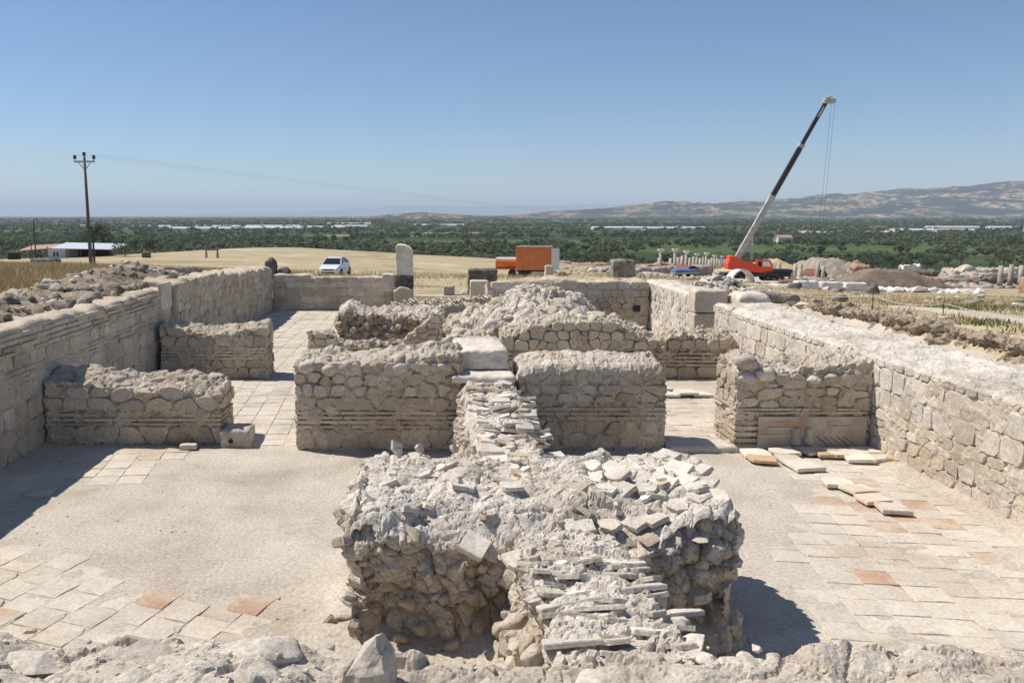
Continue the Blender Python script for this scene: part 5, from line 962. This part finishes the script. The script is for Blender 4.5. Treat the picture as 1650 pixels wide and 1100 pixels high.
for dx in (.62, 1.08): MB().tube(A1 + Vector((dx, 0, -.2)), A1 + Vector((dx - .6, 0, -20.5)), .016, .016, 5).build('hoist_cable', 'black_metal', cr)
MB().box(.0, .75, -.25, .25, -.8, 0, .08).build('hook_block', 'black_metal', cr, loc=A1 + Vector((0, 0, -20.5)))
for x in (-2.9, 5.6): MB().box(x - .15, x + .15, -2.2, 2.2, .8, 1.0).box(x - .1, x + .1, -2.2, -2.0, 0, .8).box(x - .1, x + .1, 2.0, 2.2, 0, .8).build('outrigger', 'black_metal', cr)

# ================================================================== plain: trees, greenhouses
def crown(seed, n, kind=0):
    r = np.random.default_rng(seed); k = r.integers(5, 9); cen = np.c_[r.normal(0, .24, k), r.normal(0, .24, k), r.uniform(.38, .82, k)]; rad = r.uniform(.16, .27, k)
    if kind == 1: cen = np.c_[np.zeros(8), np.zeros(8), np.linspace(.15, .92, 8)]; rad = np.linspace(.13, .04, 8); k = 8
    i = r.integers(0, k, n); d = r.normal(0, 1, (n, 3)); d /= np.linalg.norm(d, axis=1)[:, None]; P = cen[i] + d * (rad[i] * r.uniform(.55, 1.08, n) ** .6)[:, None]
    a = r.normal(0, 1, (n, 3)); a -= d * (a * d).sum(1)[:, None] * .6; a /= np.linalg.norm(a, axis=1)[:, None]; b_ = np.cross(a, d + r.normal(0, .4, (n, 3))); b_ /= np.linalg.norm(b_, axis=1)[:, None] + 1e-6
    s = (.55 / math.sqrt(n) * r.uniform(.7, 1.5, n) * (1.25 if n < 60 else 1.0))[:, None]
    V = np.stack([P - a * s - b_ * s * .7, P + a * s - b_ * s * .7, P + a * s + b_ * s * .7, P - a * s + b_ * s * .7], 1).reshape(-1, 3)
    return V, np.arange(4 * n).reshape(n, 4)
CR = [mesh('crown', *crown(20 + k, 420), 'leaves') for k in range(5)] + [mesh('crown', *crown(40, 260, 1), 'dark_leaves'), mesh('crown', *crown(41, 900), 'dark_leaves')]
tb = MB()
tb.tube((0, 0, -.1), (.02, .01, .42), .035, .022, 7).tube((.02, .01, .36), (.16, .05, .62), .018, .008, 5).tube((.02, .01, .36), (-.14, .06, .66), .018, .008, 5).tube((.02, .01, .4), (.0, -.1, .72), .016, .006, 5)
TRK = mesh('trunk', tb.v, tb.f, 'bark')
def tree(x, y, h, k, label, group=None, name='tree', wide=1.15):
    o = empty(name, (x, y, tz1(x, y)), rnd.uniform(0, 6.28), label=label, cat='tree', group=group); o.scale = (h * wide, h * wide, h)
    obj('trunk', TRK, o); obj('crown', CR[k], o); return o
tree(-52.5, 130, 3.6, 6, 'round dark tree behind the shed roof, left of the pole', wide=1.4); tree(-49.3, 128, 4.9, 6, 'taller dark tree behind the power pole', wide=1.25)
tree(-37.5, 104, 2.2, 2, 'small green shrub right of the shed', wide=1.2, name='shrub'); tree(-35.3, 106, 2.9, 3, 'small spreading tree right of the shed', wide=1.2)
tree(-53, 400, 13, 5, 'dark pointed cypress at the edge of the plain', name='cypress_tree', wide=.9)
rt_ = np.random.default_rng(11)
def sightx(y, u): return (u - 690) / 1350 * y
cand = []
for _ in range(900):
    y = rt_.uniform(330, 640) ; u = rt_.uniform(-60, 1720); cand.append((sightx(y, u), y))
cand.sort(key=lambda p: p[1]); nt_ = 0
for x, y in cand:
    if nt_ >= 260: break
    if float(fbm(np.array([x / 70]), np.array([y / 45]), 0, 2, 91)[0]) < -.05: continue
    if tz1(x, y) > -17: continue
    tree(x, y, float(rt_.uniform(4.5, 9.5)), int(rt_.integers(0, 5)), 'leafy green tree in the belt of trees at the near edge of the plain', 'trees at the near edge of the plain'); nt_ += 1
# the rest of the orchards: one mass
VT, FT, off = [], [], 0
tm = [crown(60 + k, 46) for k in range(6)]
for (n, y0, y1, hmin, hmax, thr) in ((5200, 420, 1100, 3.5, 8.5, -.10), (4600, 1100, 2600, 5, 10, -.12)):
    uu = rt_.uniform(-80, 1740, n); yy = np.sqrt(rt_.uniform(y0 ** 2, y1 ** 2, n)); xx = sightx(yy, uu)
    ok = fbm(xx / 300, yy / 130, 0, 4, 93, .6) > thr; xx, yy = xx[ok], yy[ok]; zz = tz(xx, yy)
    for x, y, z in zip(xx, yy, zz):
        if z > -17: continue
        V, F = tm[rt_.integers(0, 6)]; h = rt_.uniform(hmin, hmax); a = rt_.uniform(0, 6.28); c, s = math.cos(a), math.sin(a)
        VT.append(np.c_[x + h * 1.25 * (V[:, 0] * c - V[:, 1] * s), y + h * 1.25 * (V[:, 0] * s + V[:, 1] * c), z - .12 * h + h * V[:, 2]]); FT.append(F + off); off += len(V)
tm2 = [crown(80 + k, 12) for k in range(4)]
n = 5200; uu = rt_.uniform(-80, 1740, n); yy = np.sqrt(rt_.uniform(2400. ** 2, 6500. ** 2, n)); xx = sightx(yy, uu); ok = fbm(xx / 400, yy / 260, 0, 3, 94) > -.1
for x, y in zip(xx[ok], yy[ok]):
    V, F = tm2[rt_.integers(0, 4)]; h = rt_.uniform(7, 15); VT.append(np.c_[x + h * 2.2 * V[:, 0], y + h * 1.5 * V[:, 1], -22 - .1 * h + h * V[:, 2]]); FT.append(F + off); off += len(V)
tag(obj('orchards', mesh('orchards', np.concatenate(VT), np.concatenate(FT), 'leaves')), 'far orchards and woods covering the green plain', 'woods', kind='stuff')
# polytunnels
def tunnels(x, y, L_, rows, label, rz=0):
    o = empty('greenhouse', (x, y, -22), rz, label=label, cat='greenhouse')
    for k in range(rows): 
        b = MB(); b.loft([[(xx_, 10 * k + 4.8 * math.cos(a), 4.6 * math.sin(a) + 1.2) for a in np.linspace(0, math.pi, 9)] + [(xx_, 10 * k - 4.8, -.5), (xx_, 10 * k + 4.8, -.5)][::1] for xx_ in (-L_ / 2, L_ / 2)]); b.build('tunnel', 'plastic', o)
GH = [(-565, 1760, 100, 3, 'far left strip of white greenhouses on the plain'), (-440, 1760, 90, 3, 'white greenhouse second from the left in the long strip'), (-395, 1500, 130, 3, 'nearer wide white greenhouse in the left strip'), (-290, 1560, 110, 4, 'white greenhouse in the middle of the left strip'), (-330, 1790, 110, 3, 'white greenhouse behind the middle of the left strip'), (-210, 1620, 100, 4, 'white greenhouse toward the right of the left strip'), (-165, 1800, 70, 3, 'small white greenhouse at the right end of the left strip'), (-220, 2350, 120, 3, 'faint farther white greenhouse above the left strip'),
      (25, 2000, 120, 3, 'distant white greenhouse in the centre of the plain'), (350, 1560, 90, 3, 'left one of the two white greenhouses before the ridge'), (445, 1520, 110, 3, 'right one of the two white greenhouses before the ridge'), (745, 1300, 60, 3, 'pale greenhouse right of the boom at the foot of the ridge'), (815, 1310, 60, 3, 'pale greenhouse next to the one right of the boom'), (1010, 1620, 90, 3, 'long white greenhouse below the ridge at the right'), (1110, 1600, 80, 3, 'white greenhouse at the far right below the ridge'), (1030, 1400, 70, 2, 'low white greenhouse nearest at the far right'), (500, 1080, 36, 2, 'small pale greenhouse just right of the crane boom')]
for g in GH: tunnels(*g)
for k, (x, y, w_, lb) in enumerate(((760, 1235, 40, 'pale farm building left of the right greenhouses'), (345, 820, 14, 'small white farmhouse among the trees behind the boom'))):
    o = tag(MB().box(-w_ / 2, w_ / 2, -6, 6, -1, 5).build('farm_building', 'white_wall', loc=(x, y, -22)), lb, 'building'); MB().add([(-w_ / 2, -6.5, 5), (w_ / 2, -6.5, 5), (w_ / 2, 0, 7.5), (-w_ / 2, 0, 7.5), (-w_ / 2, 6.5, 5), (w_ / 2, 6.5, 5)], [(0, 1, 2, 3), (3, 2, 5, 4), (0, 3, 4), (1, 5, 2)]).build('roof', 'roof_brown', o)

for o in THINGS: rebase(o)
# ================================================================== hazy air over the plain
hz = MB().box(-46000, 46000, -3600, 46000, -23.5, 470).build('haze', 'plastic'); hz.data.materials.clear()
m = bpy.data.materials.new('haze'); m.use_nodes = True; t = m.node_tree; t.nodes.clear(); MAT['haze'] = m
pv = N(t, 'ShaderNodeVolumePrincipled'); pv.inputs['Color'].default_value = (.72, .82, 1, 1); pv.inputs['Density'].default_value = 7e-5; pv.inputs['Anisotropy'].default_value = 0
ou = N(t, 'ShaderNodeOutputMaterial'); t.links.new(pv.outputs[0], ou.inputs['Volume']); hz.data.materials.append(m)
tag(hz, 'pale blue summer haze in the air over the plain', 'haze', kind='stuff')
